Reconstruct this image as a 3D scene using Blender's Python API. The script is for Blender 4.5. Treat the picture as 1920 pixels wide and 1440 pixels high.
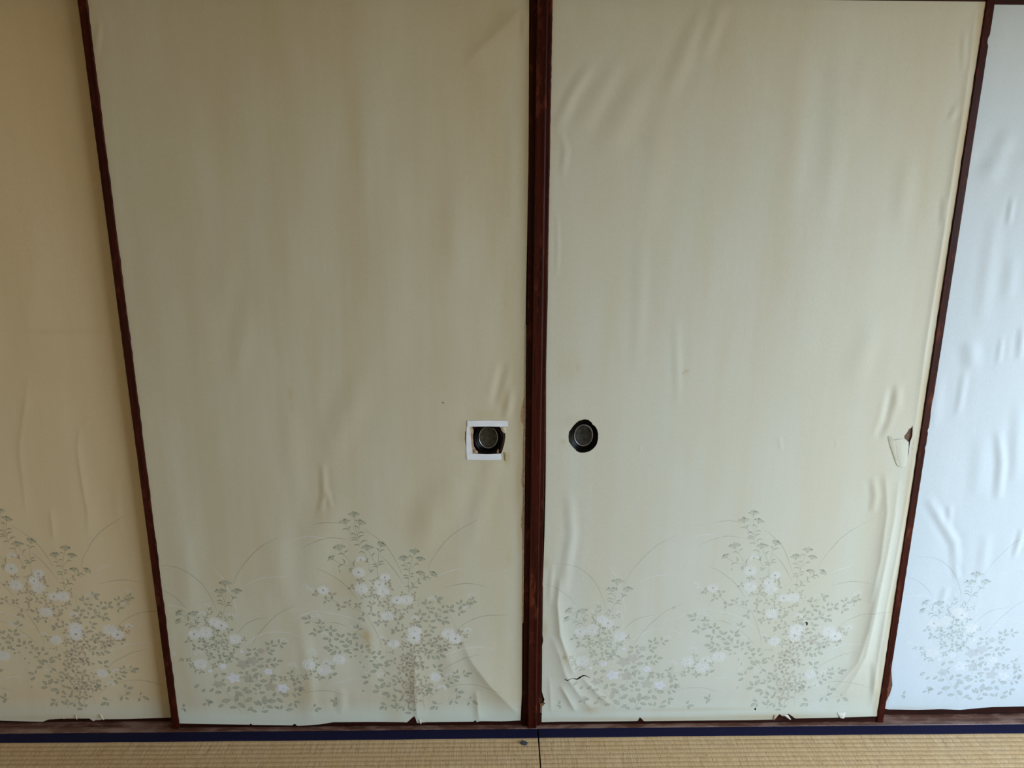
import bpy, math, random
import numpy as np
from mathutils import Matrix, Vector
from mathutils.geometry import delaunay_2d_cdt

for o in list(bpy.data.objects):
    bpy.data.objects.remove(o, do_unlink=True)
scene = bpy.context.scene
col = scene.collection

# ------------------------------------------------------------------ camera
cam_d = bpy.data.cameras.new('camera')
cam_d.sensor_width = 36.0
cam_d.lens = 36.0 * 1440.0 / 1920.0
cam_d.clip_start = 0.02
cam = bpy.data.objects.new('camera', cam_d)
col.objects.link(cam)
yaw, pitch, roll = 0.02112436, 0.26542775, 0.00553929
f = Vector((math.sin(yaw) * math.cos(pitch), math.cos(yaw) * math.cos(pitch), -math.sin(pitch)))
r = Vector((math.cos(yaw), -math.sin(yaw), 0))
u = r.cross(f)
r2 = r * math.cos(roll) + u * math.sin(roll)
u2 = -r * math.sin(roll) + u * math.cos(roll)
m = Matrix((r2, u2, -f)).transposed().to_4x4()
m.translation = Vector((-0.09042, -1.68381, 1.37154))
cam.matrix_world = m
scene.camera = cam

# ------------------------------------------------------------------ daylight and exposure
world = bpy.data.worlds.new('sky')
scene.world = world
world.use_nodes = True
wn = world.node_tree
wn.nodes.clear()
wo = wn.nodes.new('ShaderNodeOutputWorld')
wb = wn.nodes.new('ShaderNodeBackground')
wg = wn.nodes.new('ShaderNodeTexCoord')
ws = wn.nodes.new('ShaderNodeSeparateXYZ')
wr_ = wn.nodes.new('ShaderNodeValToRGB')
wr_.color_ramp.elements[0].position = 0.49
wr_.color_ramp.elements[0].color = (0.30, 0.30, 0.27, 1)      # the ground outside
wr_.color_ramp.elements[1].position = 0.51
wr_.color_ramp.elements[1].color = (0.66, 0.83, 1.0, 1)       # overcast-blue sky
wm = wn.nodes.new('ShaderNodeMath'); wm.operation = 'MULTIPLY_ADD'
wm.inputs[1].default_value = 0.5; wm.inputs[2].default_value = 0.5
wn.links.new(wg.outputs['Generated'], ws.inputs[0])
wn.links.new(ws.outputs['Z'], wm.inputs[0])
wn.links.new(wm.outputs[0], wr_.inputs[0])
wn.links.new(wr_.outputs[0], wb.inputs['Color'])
wb.inputs['Strength'].default_value = 4.0
wn.links.new(wb.outputs[0], wo.inputs['Surface'])

ROOM_X, ROOM_Y, ROOM_H = 1.86, -3.6, 2.35
WIN_Y0, WIN_Y1, WIN_Z0, WIN_Z1 = -2.6, -0.32, 0.02, 1.78      # sliding glass door in the right wall
pl = bpy.data.lights.new('window_portal', 'AREA')
pl.shape = 'RECTANGLE'; pl.size = WIN_Y1 - WIN_Y0; pl.size_y = WIN_Z1 - WIN_Z0
pl.cycles.is_portal = True
po = bpy.data.objects.new('window_portal', pl)
po.rotation_euler = (0, math.radians(90), 0)
po.rotation_euler = Matrix(((0, 0, 1), (1, 0, 0), (0, 1, 0))).to_euler()
po.location = (ROOM_X + 0.11, (WIN_Y0 + WIN_Y1) / 2, (WIN_Z0 + WIN_Z1) / 2)
col.objects.link(po)

vs = scene.view_settings
vs.view_transform = 'Standard'
vs.look = 'None'
vs.exposure = 1.5
vs.gamma = 1.0
vs.use_curve_mapping = False

# ------------------------------------------------------------------ traced data (door plane, tenths of a millimetre)
DESIGN={'da':[[475,4616,772,4607,1142,4478,1492,4144,1683,3762,1776,3485,1807,3376],[268,4068,487,3998,708,3867,904,3690,1074,3466],[2228,4037,2395,4399,2714,4814,3022,5112,3448,5350],[2244,2744,2461,2984,2720,3132,3024,3175],[2557,2361,2742,2695,2981,2980,3297,3292,3696,3498],[3720,1002,3945,1066,4230,1080,4445,1061,4665,993,4812,942],[4281,5675,4479,5718,4706,5731,4910,5709,5020,5679],[4000,5089,4248,5206,4538,5308,4739,5329,4943,5306,5150,5261],[5462,5553,5691,5406,5871,5228,6037,5050,6154,4841,6258,4616,6353,4359],[5823,4872,6004,4692,6179,4450,6295,4253,6381,4085],[4270,4528,4496,4429,4698,4292,4904,4124,5071,3932,5261,3647],[5463,3236,5585,2969,5693,2700,5757,2462,5778,2302],[4518,3040,4715,3015,4888,2943,4990,2887],[5213,2736,5381,2576,5506,2432,5614,2319],[6987,4447,7055,4663,7210,4921,7423,5219,7717,5487,8223,5808],[8991,3224,8548,3212,8244,3169,7976,3050,7777,2915,7631,2780],[7272,1625,7433,1780,7626,1888,7883,2026,8239,2131],[7368,3974,7582,4034,7853,4086,8132,4069,8419,3990],[7397,1128,7648,1222,7926,1241,8211,1206,8798,1007]],'wa':[[1622,4707,1790,4564,1933,4383,2048,4217,2142,3943,2222,3667,2261,3404,2245,3140,2201,2874],[318,3510,619,3546,908,3506,1103,3420],[2466,4006,2657,4122,2991,4266,3591,4320],[2002,1765,2113,2042,2368,2363,2652,2620,2992,2769,3421,2765,3764,2642,4029,2487],[3526,3021,3730,3170,4014,3302,4318,3338,4697,3268,4983,3191,5276,3054,5494,2856,5639,2734],[4508,1273,4762,1365,5155,1409],[3602,5166,3903,5320,4197,5375,4472,5332,4752,5231],[6960,1722,7203,2000,7357,2092,7655,2229,7932,2303,8268,2332,8646,2251],[7218,4271,7466,4415,7850,4514]],'um':[[2066,4126,150,0],[1938,3913,144,0],[2321,3911,137,0],[885,3336,117,-40],[836,3103,104,-50],[1230,3318,138,-12],[5266,5932,128,0],[5040,5752,128,-5],[5419,5728,128,20],[4868,5070,149,-8],[4673,4796,102,-35],[5547,5067,150,0],[5892,5147,129,15],[6682,4952,130,5],[6401,4774,136,-5],[6812,4757,116,10],[6798,4380,104,0],[7118,4348,117,40]],'st':[[2053,4095,2058,3989],[1953,3883,1976,3806,2005,3606,1998,3437,1923,3236,1911,3189],[2309,3880,2272,3789,2195,3667,2062,3544],[913,3305,969,3273,1112,3101,1269,2944,1355,2834],[863,3119,919,3103,1114,3023,1269,2944],[1258,3302,1287,3271,1291,3131,1321,3037],[2058,3989,2038,3790,2019,3606],[5269,5903,5277,5656,5312,5422,5367,5097],[5049,5730,5062,5657,5126,5540,5201,5452,5303,5363],[5408,5699,5377,5597,5348,5466,5324,5363],[4877,5040,4932,4951,4994,4861,5133,4666,5225,4546],[4702,4773,4789,4698,4947,4607,5210,4561],[5549,5037,5479,4919,5542,4664,5626,4499],[5894,5125,5850,5021,5808,4887,5790,4648,5770,4498,5777,4271],[5582,4978,5601,4918,5671,4754,5780,4603],[6679,4922,6652,4847,6610,4728,6561,4548,6537,4382,6501,4200,6496,3849],[6409,4759,6433,4654,6526,4488,6549,4397],[6802,4727,6740,4667,6666,4592,6567,4487],[6809,4350,6825,4259,6725,4168,6578,3986,6496,3849],[7091,4349,7024,4334,6922,4258,6829,4229],[4583,744,4669,743],[3894,509,3992,558],[3260,1302,3424,1416,3603,1512,3827,1559,3891,1672],[3533,1496,3580,1659,3560,1756],[3827,1559,4030,1508],[2686,2006,2696,2086,2816,2214,2941,2236,3059,2387,3239,2434],[2761,1909,2887,1916,3000,1923,3149,2034],[2273,450,2249,850,2199,1181],[2647,446,2737,646,2955,876,3178,990,3519,1020,3708,969],[2490,1668,2413,1179],[2363,1343,2574,1374,2701,1389],[2144,451,2032,736,1851,1003,1716,1185,1570,1318],[2660,462,2738,629],[3995,3153,4084,3074,4185,3026],[4326,2994,4378,2852,4550,2804,4560,2661,4736,2565],[4545,2296,4689,2263,4887,2253],[4521,3738,4754,3583,4803,3489],[4928,3489,5184,3409,5431,3283,5463,3236],[5206,2815,5068,2626],[5483,3794,5698,3561],[4736,2565,4991,2356,5198,2242],[6943,2129,7169,2135,7242,2110],[6999,3425,7168,3657],[7292,3299,7158,3128,6988,3019],[7479,3376,7638,3328],[7708,3327,7759,3483,7939,3497,8049,3620],[7320,3299,7479,3376],[6759,3721,6729,3474],[7158,3128,7361,3064],[6098,446,6035,1119,5985,1462,5837,1654,5604,1993],[6165,729,6194,815],[5664,1101,5821,1013,5991,990],[7397,1299,7583,1469,7796,1552,8035,1582],[5819,613,5913,612],[7130,654,7261,664],[7413,815,7603,802,7639,975],[7831,778,8022,754],[6889,809,7112,1001,7215,1086],[6763,940,6809,527],[6267,445,6319,684],[6512,442,6567,834],[6098,446,6169,686]],'tl':[[1971,3760,1834,3753],[1977,3607,1811,3638],[1981,3514,1814,3569],[2048,3560,2171,3582],[2010,3483,2189,3490],[2207,3697,2148,3805],[2207,3690,2344,3720],[1142,3023,992,2946],[1255,2944,1063,2883],[1282,2975,1376,3068],[1057,3102,1038,3288],[1239,3022,1221,3163],[1318,3162,1385,3208],[1659,3269,1725,3369],[1909,3251,1835,3361],[5128,5518,4965,5526],[5139,5540,5186,5620],[5360,5561,5241,5613],[5300,5400,5152,5393],[5351,5429,5499,5439],[5350,5289,5491,5377],[5324,5282,5160,5298],[5327,5245,5166,5231],[5389,5156,5558,5237],[5365,5120,5231,5105],[4980,4869,4829,4877],[5004,4906,5093,4980],[4947,4607,4831,4518],[4959,4622,4919,4772],[4835,4473,4841,4397],[5200,4516,5071,4426],[5189,4486,5116,4381],[5480,4904,5328,4927],[5664,4828,5737,4917],[5815,4962,5738,5051],[5845,4932,5975,4991],[5771,4558,5629,4611],[5775,4520,5649,4544],[5805,4633,5936,4692],[5798,4558,5943,4617],[5623,4378,5696,4483],[5567,4393,5551,4499],[5555,4679,5571,4799],[5543,4657,5458,4695],[5222,4576,5250,4726],[6452,4541,6326,4572],[6517,4442,6379,4451],[6507,4276,6368,4292],[6514,4208,6375,4224],[6551,4245,6644,4283],[6556,4329,6650,4351],[6604,4788,6517,4833],[6580,4623,6472,4616],[6666,4592,6776,4592],[6592,3986,6549,4139],[6556,3940,6397,4003],[6582,3956,6748,3955],[6731,4107,6717,4244],[6734,4085,6818,4069],[6843,4221,7053,4197],[6846,4198,6946,4167],[6908,4259,6924,4365]],'dy':[[1708,3074,122,0],[1482,2785,160,0],[1871,2971,136,1],[1185,2740,132,1],[1567,3532,82,3],[1424,3301,96,3],[2130,3250,83,3],[2176,2585,146,0],[1255,1889,154,0],[1232,2194,112,3],[589,2184,84,3],[3936,1850,156,0],[4316,1685,156,0],[4027,2188,134,3],[3529,1805,113,3],[3373,2528,98,3],[4387,1879,128,2],[4714,1990,150,0],[5351,3963,145,0],[5876,3883,145,0],[5960,3210,146,0],[6084,2427,134,0],[5796,4075,117,1],[4424,3930,127,1],[6211,3643,124,1],[3990,4040,96,3],[4080,3925,90,3],[5329,2529,84,3],[5789,2573,98,3],[5076,2863,98,3],[4215,3183,126,3],[4389,2710,98,3],[6447,3646,138,0],[6621,2770,154,0],[7445,2700,155,0],[6598,2587,169,1],[7624,2556,148,1],[7934,2792,102,2],[6626,3131,98,2],[7071,3657,111,3],[8032,3759,97,3],[7907,3419,84,3],[5305,4410,137,1],[5935,4270,124,1],[5372,4740,109,2],[7101,1452,134,0],[7266,1129,103,2],[7447,1512,84,2],[5719,1528,93,3],[5324,1595,74,3]],'ky':[[1800,1812,96],[2045,1477,168],[2915,1648,110],[3254,1163,154],[1473,1693,56],[2296,2234,56]],'pk':[[2312,1864,169],[2547,1959,155],[2415,1457,156],[2938,1207,157],[1627,1301,128],[2772,2246,98],[3698,1134,108]],'gl':[[3015,2419,2900,2484],[3057,2435,3085,2562],[3074,2379,3192,2394],[2947,2260,2969,2364],[3010,2252,3136,2259],[2957,2204,3066,2123],[3251,2465,3252,2576],[3308,2449,3434,2456],[3268,2409,3343,2321],[2547,2256,2432,2312],[2596,2263,2662,2335],[2399,2121,2537,2176],[2682,2086,2633,2215],[2693,1990,2840,2021],[2901,1924,3023,2019],[3083,1954,3133,2067],[3167,1954,3308,1953],[3114,1890,3196,1824],[3002,1874,3121,1760],[2890,1859,2910,1746],[2822,1819,2639,1797],[2510,1684,2657,1732],[2540,1505,2691,1610],[2718,1487,2734,1585],[2615,1423,2617,1521],[2702,1373,2872,1380],[2972,1501,3119,1541],[2982,1452,2967,1330],[3010,1452,3113,1386],[2552,1252,2736,1266],[2587,1111,2484,1178],[2657,1127,2696,1209],[2647,1037,2789,1044],[2520,1021,2592,1004],[2221,2002,2121,2051],[2294,1613,2180,1639],[2338,1588,2419,1669],[2230,1459,2200,1508],[2156,1206,1986,1183],[2246,1098,2369,1196],[2290,1048,2474,1080],[2209,950,2047,1084],[2044,786,2064,1001],[2238,601,2089,752],[2287,783,2454,898],[2666,646,2572,814],[2579,664,2495,781],[2749,696,2773,945],[2831,786,3059,801],[3084,867,3219,749],[2795,645,2956,585],[3115,558,2997,626],[3159,541,3181,658],[3451,714,3341,623],[3506,755,3657,745],[3523,705,3559,579],[3290,506,3475,546],[2313,516,2438,615],[2531,464,2399,532],[2689,462,2830,511],[3206,990,3394,955],[3492,987,3555,887],[3605,1011,3695,936],[3177,1007,3163,1123],[3544,1069,3595,1184],[3659,1068,3708,1200],[2980,943,3061,1041],[4539,753,4421,804],[4566,778,4579,894],[4583,744,4493,603],[3989,600,4040,708],[4050,549,4194,556],[4022,533,4086,448],[1048,1208,1173,1305],[1222,1091,1305,1173],[1407,1090,1517,1187],[1706,1070,1536,1055],[1578,1497,1645,1611],[1806,1447,1738,1365],[1871,1593,1730,1602],[1739,1333,1827,1266],[1862,1069,1920,1233],[1687,806,1913,853],[1865,604,2051,611],[1593,624,1719,706],[1445,775,1285,859],[706,632,732,749],[751,565,636,600],[736,582,724,482],[1289,743,1190,694],[1331,759,1473,791],[1346,743,1363,659],[3996,3145,3841,3170],[4059,3137,4017,3246],[4057,3059,3920,3028],[4296,3026,4185,3026],[4295,3041,4294,3151],[4325,3010,4421,3033],[4335,2868,4260,2947],[4376,2884,4406,2946],[4180,2791,4125,2886],[4217,2767,4353,2813],[4135,2744,3997,2705],[4177,2735,4128,2641],[4394,2836,4507,2820],[4547,2835,4566,2961],[4578,2804,4702,2826],[4524,2772,4547,2646],[4482,2591,4328,2584],[4524,2582,4490,2472],[4759,2628,4680,2740],[4788,2612,4879,2707],[4735,2573,4611,2550],[4741,2501,4869,2485],[4902,2500,4957,2611],[5037,2658,4947,2738],[5079,2658,5171,2736],[5070,2594,5225,2593],[5188,2862,5098,2941],[5215,2878,5234,2988],[5233,2830,5342,2869],[4940,2468,5056,2515],[5003,2388,5037,2483],[4964,2348,4806,2389],[5174,2355,5178,2482],[5209,2282,5070,2259],[4571,2335,4493,2440],[4487,2320,4325,2329],[4554,2280,4439,2216],[4649,2231,4502,2120],[4715,2294,4624,2375],[4762,2230,4706,2134],[4849,2197,4984,2276],[5035,2164,4919,2197],[5264,2290,5324,2417],[5387,2337,5495,2400],[5422,2257,5520,2272],[5288,2178,5325,2241],[5458,2176,5494,2240],[5517,2144,5623,2223],[5704,2110,5749,2238],[5450,2096,5355,2048],[4975,2035,5042,2083],[5101,2050,5138,2115],[5581,2063,5666,2062],[5741,2013,5848,2077],[6754,3240,6619,3264],[6758,3271,6773,3388],[6797,3232,6934,3254],[6771,3083,6831,3177],[6932,3534,6803,3566],[6927,3581,6916,3674],[6973,3542,7064,3596],[6990,3379,6917,3472],[7030,3394,7140,3417],[7099,3277,6983,3317],[7153,3672,7155,3780],[7182,3657,7344,3702],[7193,3626,7280,3532],[7168,3159,7153,3300],[7226,3143,7275,3205],[6990,3129,6972,3223],[7028,3035,7149,3081],[7187,3112,7293,3048],[6842,3067,6970,3051],[6776,3036,6639,3006],[6792,2879,6658,2959],[6850,2736,6927,2799],[6994,2956,7003,2877],[7033,2861,7172,2876],[7012,2798,7104,2726],[6928,2656,7040,2663],[7322,3408,7337,3516],[7287,3346,7196,3409],[7334,3299,7472,3313],[7474,3422,7409,3500],[7517,3406,7604,3499],[7495,3360,7626,3312],[7740,3529,7651,3576],[7780,3544,7788,3653],[7813,3498,7938,3505],[7731,3374,7789,3467],[7753,3304,7891,3318],[7735,3280,7725,3187],[8033,3636,7960,3667],[8045,3651,8105,3728],[8064,3612,8173,3581],[7962,3535,8086,3550],[7935,3528,7952,3621],[8006,3403,7969,3481],[7356,3111,7461,3165],[7333,3064,7340,2938],[7377,3048,7497,2976],[6955,2145,7072,2240],[7152,2159,7222,2231],[7242,2110,7378,2037],[7147,2079,7216,1965],[7034,2072,7117,1958],[6960,2096,6938,1967],[7128,1723,7047,1821],[7183,1746,7303,1819],[5633,1666,5470,1625],[5816,1484,5845,1569],[5807,1378,5637,1401],[6020,1483,6150,1481],[5958,1547,5860,1611],[6028,1397,6110,1311],[5986,1248,5924,1313],[6044,1226,6131,1290],[5716,1143,5831,1314],[5662,1122,5576,1252],[5667,1069,5502,1038],[5972,1195,5842,1196],[5916,991,5732,960],[5939,948,5874,840],[6014,947,6117,838],[6054,1119,6137,1032],[6086,773,5973,785],[6182,751,6265,858],[6088,556,5948,644],[6102,599,6101,708],[6146,533,6253,598],[6489,486,6384,596],[6529,464,6597,540],[6460,399,6309,400],[6265,467,6274,576],[5816,656,5698,712],[5773,602,5660,505],[5811,493,5820,602],[5392,1456,5241,1489],[5428,1467,5456,1572],[5400,1360,5277,1276],[5259,1040,5291,1104],[7120,665,7008,742],[7081,589,6939,504],[7137,589,7111,480],[7513,759,7453,629],[7591,737,7658,649],[7615,1018,7639,1136],[7674,996,7831,1016],[7619,823,7743,887],[7979,798,8006,885],[8040,754,8186,644],[7951,712,7908,603],[7129,1706,7043,1813],[7180,1748,7301,1821],[7169,1674,7288,1610],[7305,1450,7238,1557],[7427,1363,7455,1448],[7453,1299,7568,1266],[7383,1257,7433,1138],[7574,1383,7692,1329],[7538,1533,7566,1447],[7601,1468,7733,1457],[7627,1564,7547,1618],[7663,1574,7670,1680],[7810,1594,7858,1658],[7888,1562,8035,1582],[7820,1509,7956,1465],[7296,1365,7357,1321],[7018,1174,7028,1260],[7088,1045,7159,1087],[6845,1047,7025,1110],[5571,1941,5460,1952],[5683,1719,5541,1868],[5671,1856,5805,1802],[5838,1844,5939,1948],[5844,1781,5987,1832],[5733,1992,5871,2096],[5559,2077,5622,1993],[5495,2182,5418,2225],[5534,2161,5620,2223],[5467,2078,5359,2058],[5297,2142,5328,2205],[5721,2118,5749,2222],[5881,2179,5936,2179],[5246,1870,5222,1933],[5312,1743,5325,1806]],'cg':[[3472,1578,106],[3267,1433,107],[3598,1365,121],[4007,1639,100],[4188,1474,107],[4498,1520,121],[4109,2010,85],[3847,1477,85],[4136,1816,78],[4551,1764,71],[1041,2562,90],[1199,2370,104],[1347,2575,84],[1448,2463,90],[1548,2383,77],[1691,2699,98],[1685,2462,91],[1705,2302,98],[1886,2697,90],[1836,2524,84],[1884,2380,84],[1990,2523,77],[2137,2347,91],[2232,2410,84],[2393,2567,70],[1530,2096,112],[1483,2224,70],[1809,2142,84],[1992,2108,98],[1758,1998,92],[1956,1964,92],[1594,1854,84],[1133,1745,92],[1247,1679,84],[1045,1875,77],[985,2020,63],[803,2022,56],[1956,2316,70],[1610,2605,70],[2074,2172,70],[1396,2321,70],[1530,3005,83],[1702,2847,104],[2049,2844,90],[1840,3236,62],[1496,3192,69],[1996,3142,69],[2132,3188,62],[1639,3439,48],[1583,3285,48],[1773,2815,70]],'cb':[[4251,3847,96],[4487,3646,104],[4641,3799,104],[4819,3458,111],[5017,3581,97],[5258,3517,104],[5342,3190,112],[5568,3314,90],[5713,3250,98],[5562,3531,104],[5812,3529,97],[5973,3590,83],[5353,4176,96],[5630,4159,82],[5801,4234,68],[5989,4142,90],[6060,3974,82],[5609,3931,83],[5404,3748,76],[5609,3777,76],[5724,3731,76],[6014,3744,84],[5121,3995,90],[5992,3389,90],[6204,3356,84],[6121,3496,70],[5733,3031,91],[5902,3014,91],[6218,3075,105],[6314,3231,77],[6130,3263,62],[6132,2808,106],[6350,2869,98],[6372,2648,92],[5895,2493,98],[6292,2314,84],[6038,2171,64],[6361,3816,83],[6640,3799,70],[6022,3741,76],[6640,3660,56],[5969,3572,83],[5987,3385,84],[6115,3493,70],[6224,3384,84],[6434,3367,84],[6536,3459,70],[6127,3229,63],[6338,3212,77],[6228,3056,105],[6380,2929,92],[6560,2959,78],[6632,3069,63],[6168,2804,106],[6363,2819,92],[6353,2645,92],[6821,2610,106],[6787,2530,70],[7021,2449,113],[7087,2368,70],[7194,2543,106],[7306,2303,120],[7419,2302,85],[7207,2303,71],[7430,2462,99],[7536,2397,64],[7695,2364,100],[7773,2427,57],[6315,2454,64],[6444,2437,85],[6579,2356,92],[6485,2309,85],[6287,2311,78],[6772,2403,92],[6826,2290,99],[6746,2243,78],[6868,2162,71],[6530,2148,106],[6676,2099,100],[6437,2085,85],[6300,2037,100],[6073,2184,71],[6396,1923,107],[6279,1811,86],[6395,1794,100],[6578,1954,100],[6545,1857,86],[6737,1921,92],[6722,1791,100],[6841,1741,100],[6640,1759,78],[6069,1926,100],[7723,2730,85],[7890,2633,70],[6226,1651,108],[6360,1607,92],[6467,1648,96],[6718,1731,115],[6829,1741,84],[6370,1882,111],[6606,1922,111],[6071,1926,83],[6431,1458,102],[6619,1435,130],[6882,1411,102],[6261,1288,112],[6356,1266,84],[6526,1243,102],[6715,1220,112],[6904,1197,93],[6290,987,127],[6450,1072,103],[6442,964,94],[6614,1114,93],[6629,963,103],[6714,1048,94],[6941,1024,103],[6442,770,112],[6413,683,84],[6649,768,103],[6214,1396,84],[6470,2174,92],[6622,2131,102],[6442,2091,92],[6296,2071,92],[6838,939,66],[6352,1116,84]]}
WRINK={1:[[[-1054,804,-1068,752,-1069,658,-1066,590,-1073,534],4,2.0,9],[[-1150,932,-1202,752,-1208,645,-1213,590],5,1.6,10],[[-1153,597,-1158,520],4,1.6,8],[[-992,672,-997,534],10,1,0],[[-1027,830,-1048,804],7,0.8,0],[[-1107,1173,-1139,1006],20,0.8,0]],2:[[[-156,1588,-91,1646,-29,1702],14,3.0,34],[[-29,1691,-33,1631],8,1.6,0],[[-174,244,-152,190,-108,125,-30,31],26,8.0,60],[[-293,215,-298,114,-293,18],9,4.2,18],[[-142,104,-135,13],7,3.0,14],[[-224,252,-199,160,-173,97],24,2,0],[[-73,964,-97,863],10,-1.6,0],[[-55,901,-69,831],9,1.8,0],[[-494,721,-495,640,-508,600],8,1.6,0],[[-485,654,-483,613],6,1,0],[[-392,939,-433,838,-474,747],28,2,0],[[-627,1131,-654,1012,-681,914],24,1.4,0],[[-678,1200,-679,1060],24,1,0],[[-563,889,-568,734,-556,627],20,1,0],[[-455,640,-511,544,-533,402],36,2.6,0],[[-179,680,-243,599,-271,501],36,2.8,0],[[-415,431,-410,253,-403,99],26,2.2,0],[[-576,329,-561,163,-570,21],18,1.6,0],[[-483,115,-487,36],12,1.4,0],[[-613,531,-619,374],28,1.6,0],[[-881,1663,-897,1604],6,1,0],[[-340,1609,-358,1443,-376,1291],30,0.9,0],[[-578,1587,-607,1367],30,0.8,0],[[-170,1402,-184,1155],30,1,0],[[-91,746,-129,612,-143,515],20,1.4,0],[[-58,1508,-62,1270],14,0.8,0],[[-827,546,-843,331],24,1,0]],3:[[[65,421,60,355,69,265,89,204,105,154],9,4.5,12],[[49,258,67,212,85,149,120,94,156,46],13,3.6,16],[[74,118,112,43],6,3.2,10],[[128,141,168,94,204,58],9,3.0,14],[[44,142,51,39],5,1.4,7],[[83,639,91,542,80,457,74,384],12,1.5,0],[[45,457,40,355],6,0.8,0],[[40,1472,63,1530,100,1587],11,1.4,0],[[50,1371,55,1425,43,1457],8,0.9,0],[[87,1467,129,1541,165,1603],17,1.1,0],[[134,1414,186,1510,226,1583],26,1.5,0],[[262,1531,300,1624,328,1694],18,1.6,0],[[329,1604,352,1664,362,1709],14,1.6,0],[[39,1293,43,1225,42,1156],5,0.5,0],[[415,1695,523,1698,893,1703],4,0.6,0],[[155,1712,158,1696],4,1.2,0],[[882,1699,886,1598,887,1483,885,1408,885,1274,884,1135,883,1001,885,875,885,784],6,2.4,3.5],[[893,731,891,608,889,496,883,349,880,213,881,55],7,2.2,4],[[861,1488,874,1515],7,1.2,0],[[876,1331,880,1274],7,1.2,0],[[865,1659,874,1588],6,1,0],[[819,901,814,824,801,784],9,-2,0],[[832,914,838,850],10,1.2,0],[[804,684,816,636,814,595],9,1.6,0],[[832,691,848,595,849,467,840,350],12,4.0,14],[[865,677,868,581,862,452,854,305,846,197,809,87],10,4.0,14],[[854,409,845,274,829,182,780,96],12,3.6,20],[[873,182,883,87],8,1.5,0],[[889,319,892,197,890,54],11,1.8,0],[[225,1271,227,1109,230,939],14,0.6,0],[[311,1062,328,863],9,0.6,0],[[615,1657,626,1513,623,1296],26,1.2,0],[[664,1617,662,1450],20,1,0],[[531,1616,542,1295],30,1,0],[[568,785,579,752],5,0.6,0],[[249,1562,247,1404,231,1272],24,1,0],[[706,777,707,763],4,0.6,0],[[245,762,246,751],3,0.7,0],[[930,677,908,608],10,1,0],[[782,1407,789,1274],20,1.2,0],[[758,1062,728,914],25,1.2,0]],4:[[[1071,1017,1074,957],7,1.2,0],[[1116,1042,1123,967],9,2,0],[[998,1008,1016,945],18,2.5,0],[[999,935,999,873,998,831],9,1.3,0],[[1104,788,1125,711,1133,617],11,2.6,0],[[961,617,1001,559,1042,502,1058,437],11,2.2,0],[[1016,599,1022,548],8,1.2,0],[[1209,536,1201,460],8,2,0],[[1041,1328,1042,1271],7,1.5,0],[[995,1421,979,1365],22,2.4,0],[[1007,1469,996,1413],18,1.6,0],[[945,1416,1050,1418],16,-1,0],[[1053,440,1067,400],8,1.2,0],[[1043,378,1036,333],9,1.2,0],[[1011,1296,1013,1155,1017,1058],16,1.4,0],[[1065,1203,1070,1107],14,1.4,0],[[1065,775,1077,624],18,1.4,0],[[1120,524,1126,407],14,1.4,0],[[1141,855,1168,666],14,1.6,0],[[938,932,945,802],16,1.4,0]]}
EDGE={2:[-9012,149,-8148,123,-7229,89,-7198,129,-7162,81,-6144,54,-6072,109,-6022,36,-5776,50,-5433,78,-5089,139,-4066,136,-3287,120,-3205,111,-3036,287,-2994,302,-2970,197,-2945,84,-2876,100,-2698,114,-1490,117,-1449,173,-1408,100,-1339,132,-775,126,-253,145],3:[258,83,741,94,2761,97,2797,210,2839,185,2914,87,4205,90,5597,91,6322,100,6384,181,6431,270,6507,212,6564,195,6617,227,6668,276,6758,210,6864,127,7856,141,8945,171],1:[-15058,99,-13707,69,-12626,25,-12452,96,-12095,116,-12071,100,-12027,116,-11415,109,-11367,60,-11318,19,-11272,59,-11149,58,-11091,82,-10436,83,-9612,107,-9200,119],4:[9069,177,9309,191,9382,173,10210,157,10848,175,11352,145,11844,190,12196,219,13051,235,14049,258],'r2':[-249,17101,-226,14027,-253,11088,-255,10127,-256,8948,-266,8809,-314,8656,-343,8503,-348,8310,-322,8194,-272,8155,-283,7961,-298,7594,-283,7264,-305,6997,-322,6729,-283,6593,-269,6458,-285,6116,-314,5841,-319,5632,-279,5423,-267,4858,-266,3994,-260,2505,-253,954,-270,556,-280,121],'l3':[205,17105,224,14029,225,12023,230,11090,222,9512,250,7462,258,6659,253,5420,241,4569,230,4049,238,3961,245,2653,268,2501,243,2349,257,1012,286,901,330,757,304,678,359,661,265,550,265,99],'l4':[9262,16940,9322,8019,9275,3786,9196,1662,9342,1406,9438,907,9415,664,9327,371,9325,174]}
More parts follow.
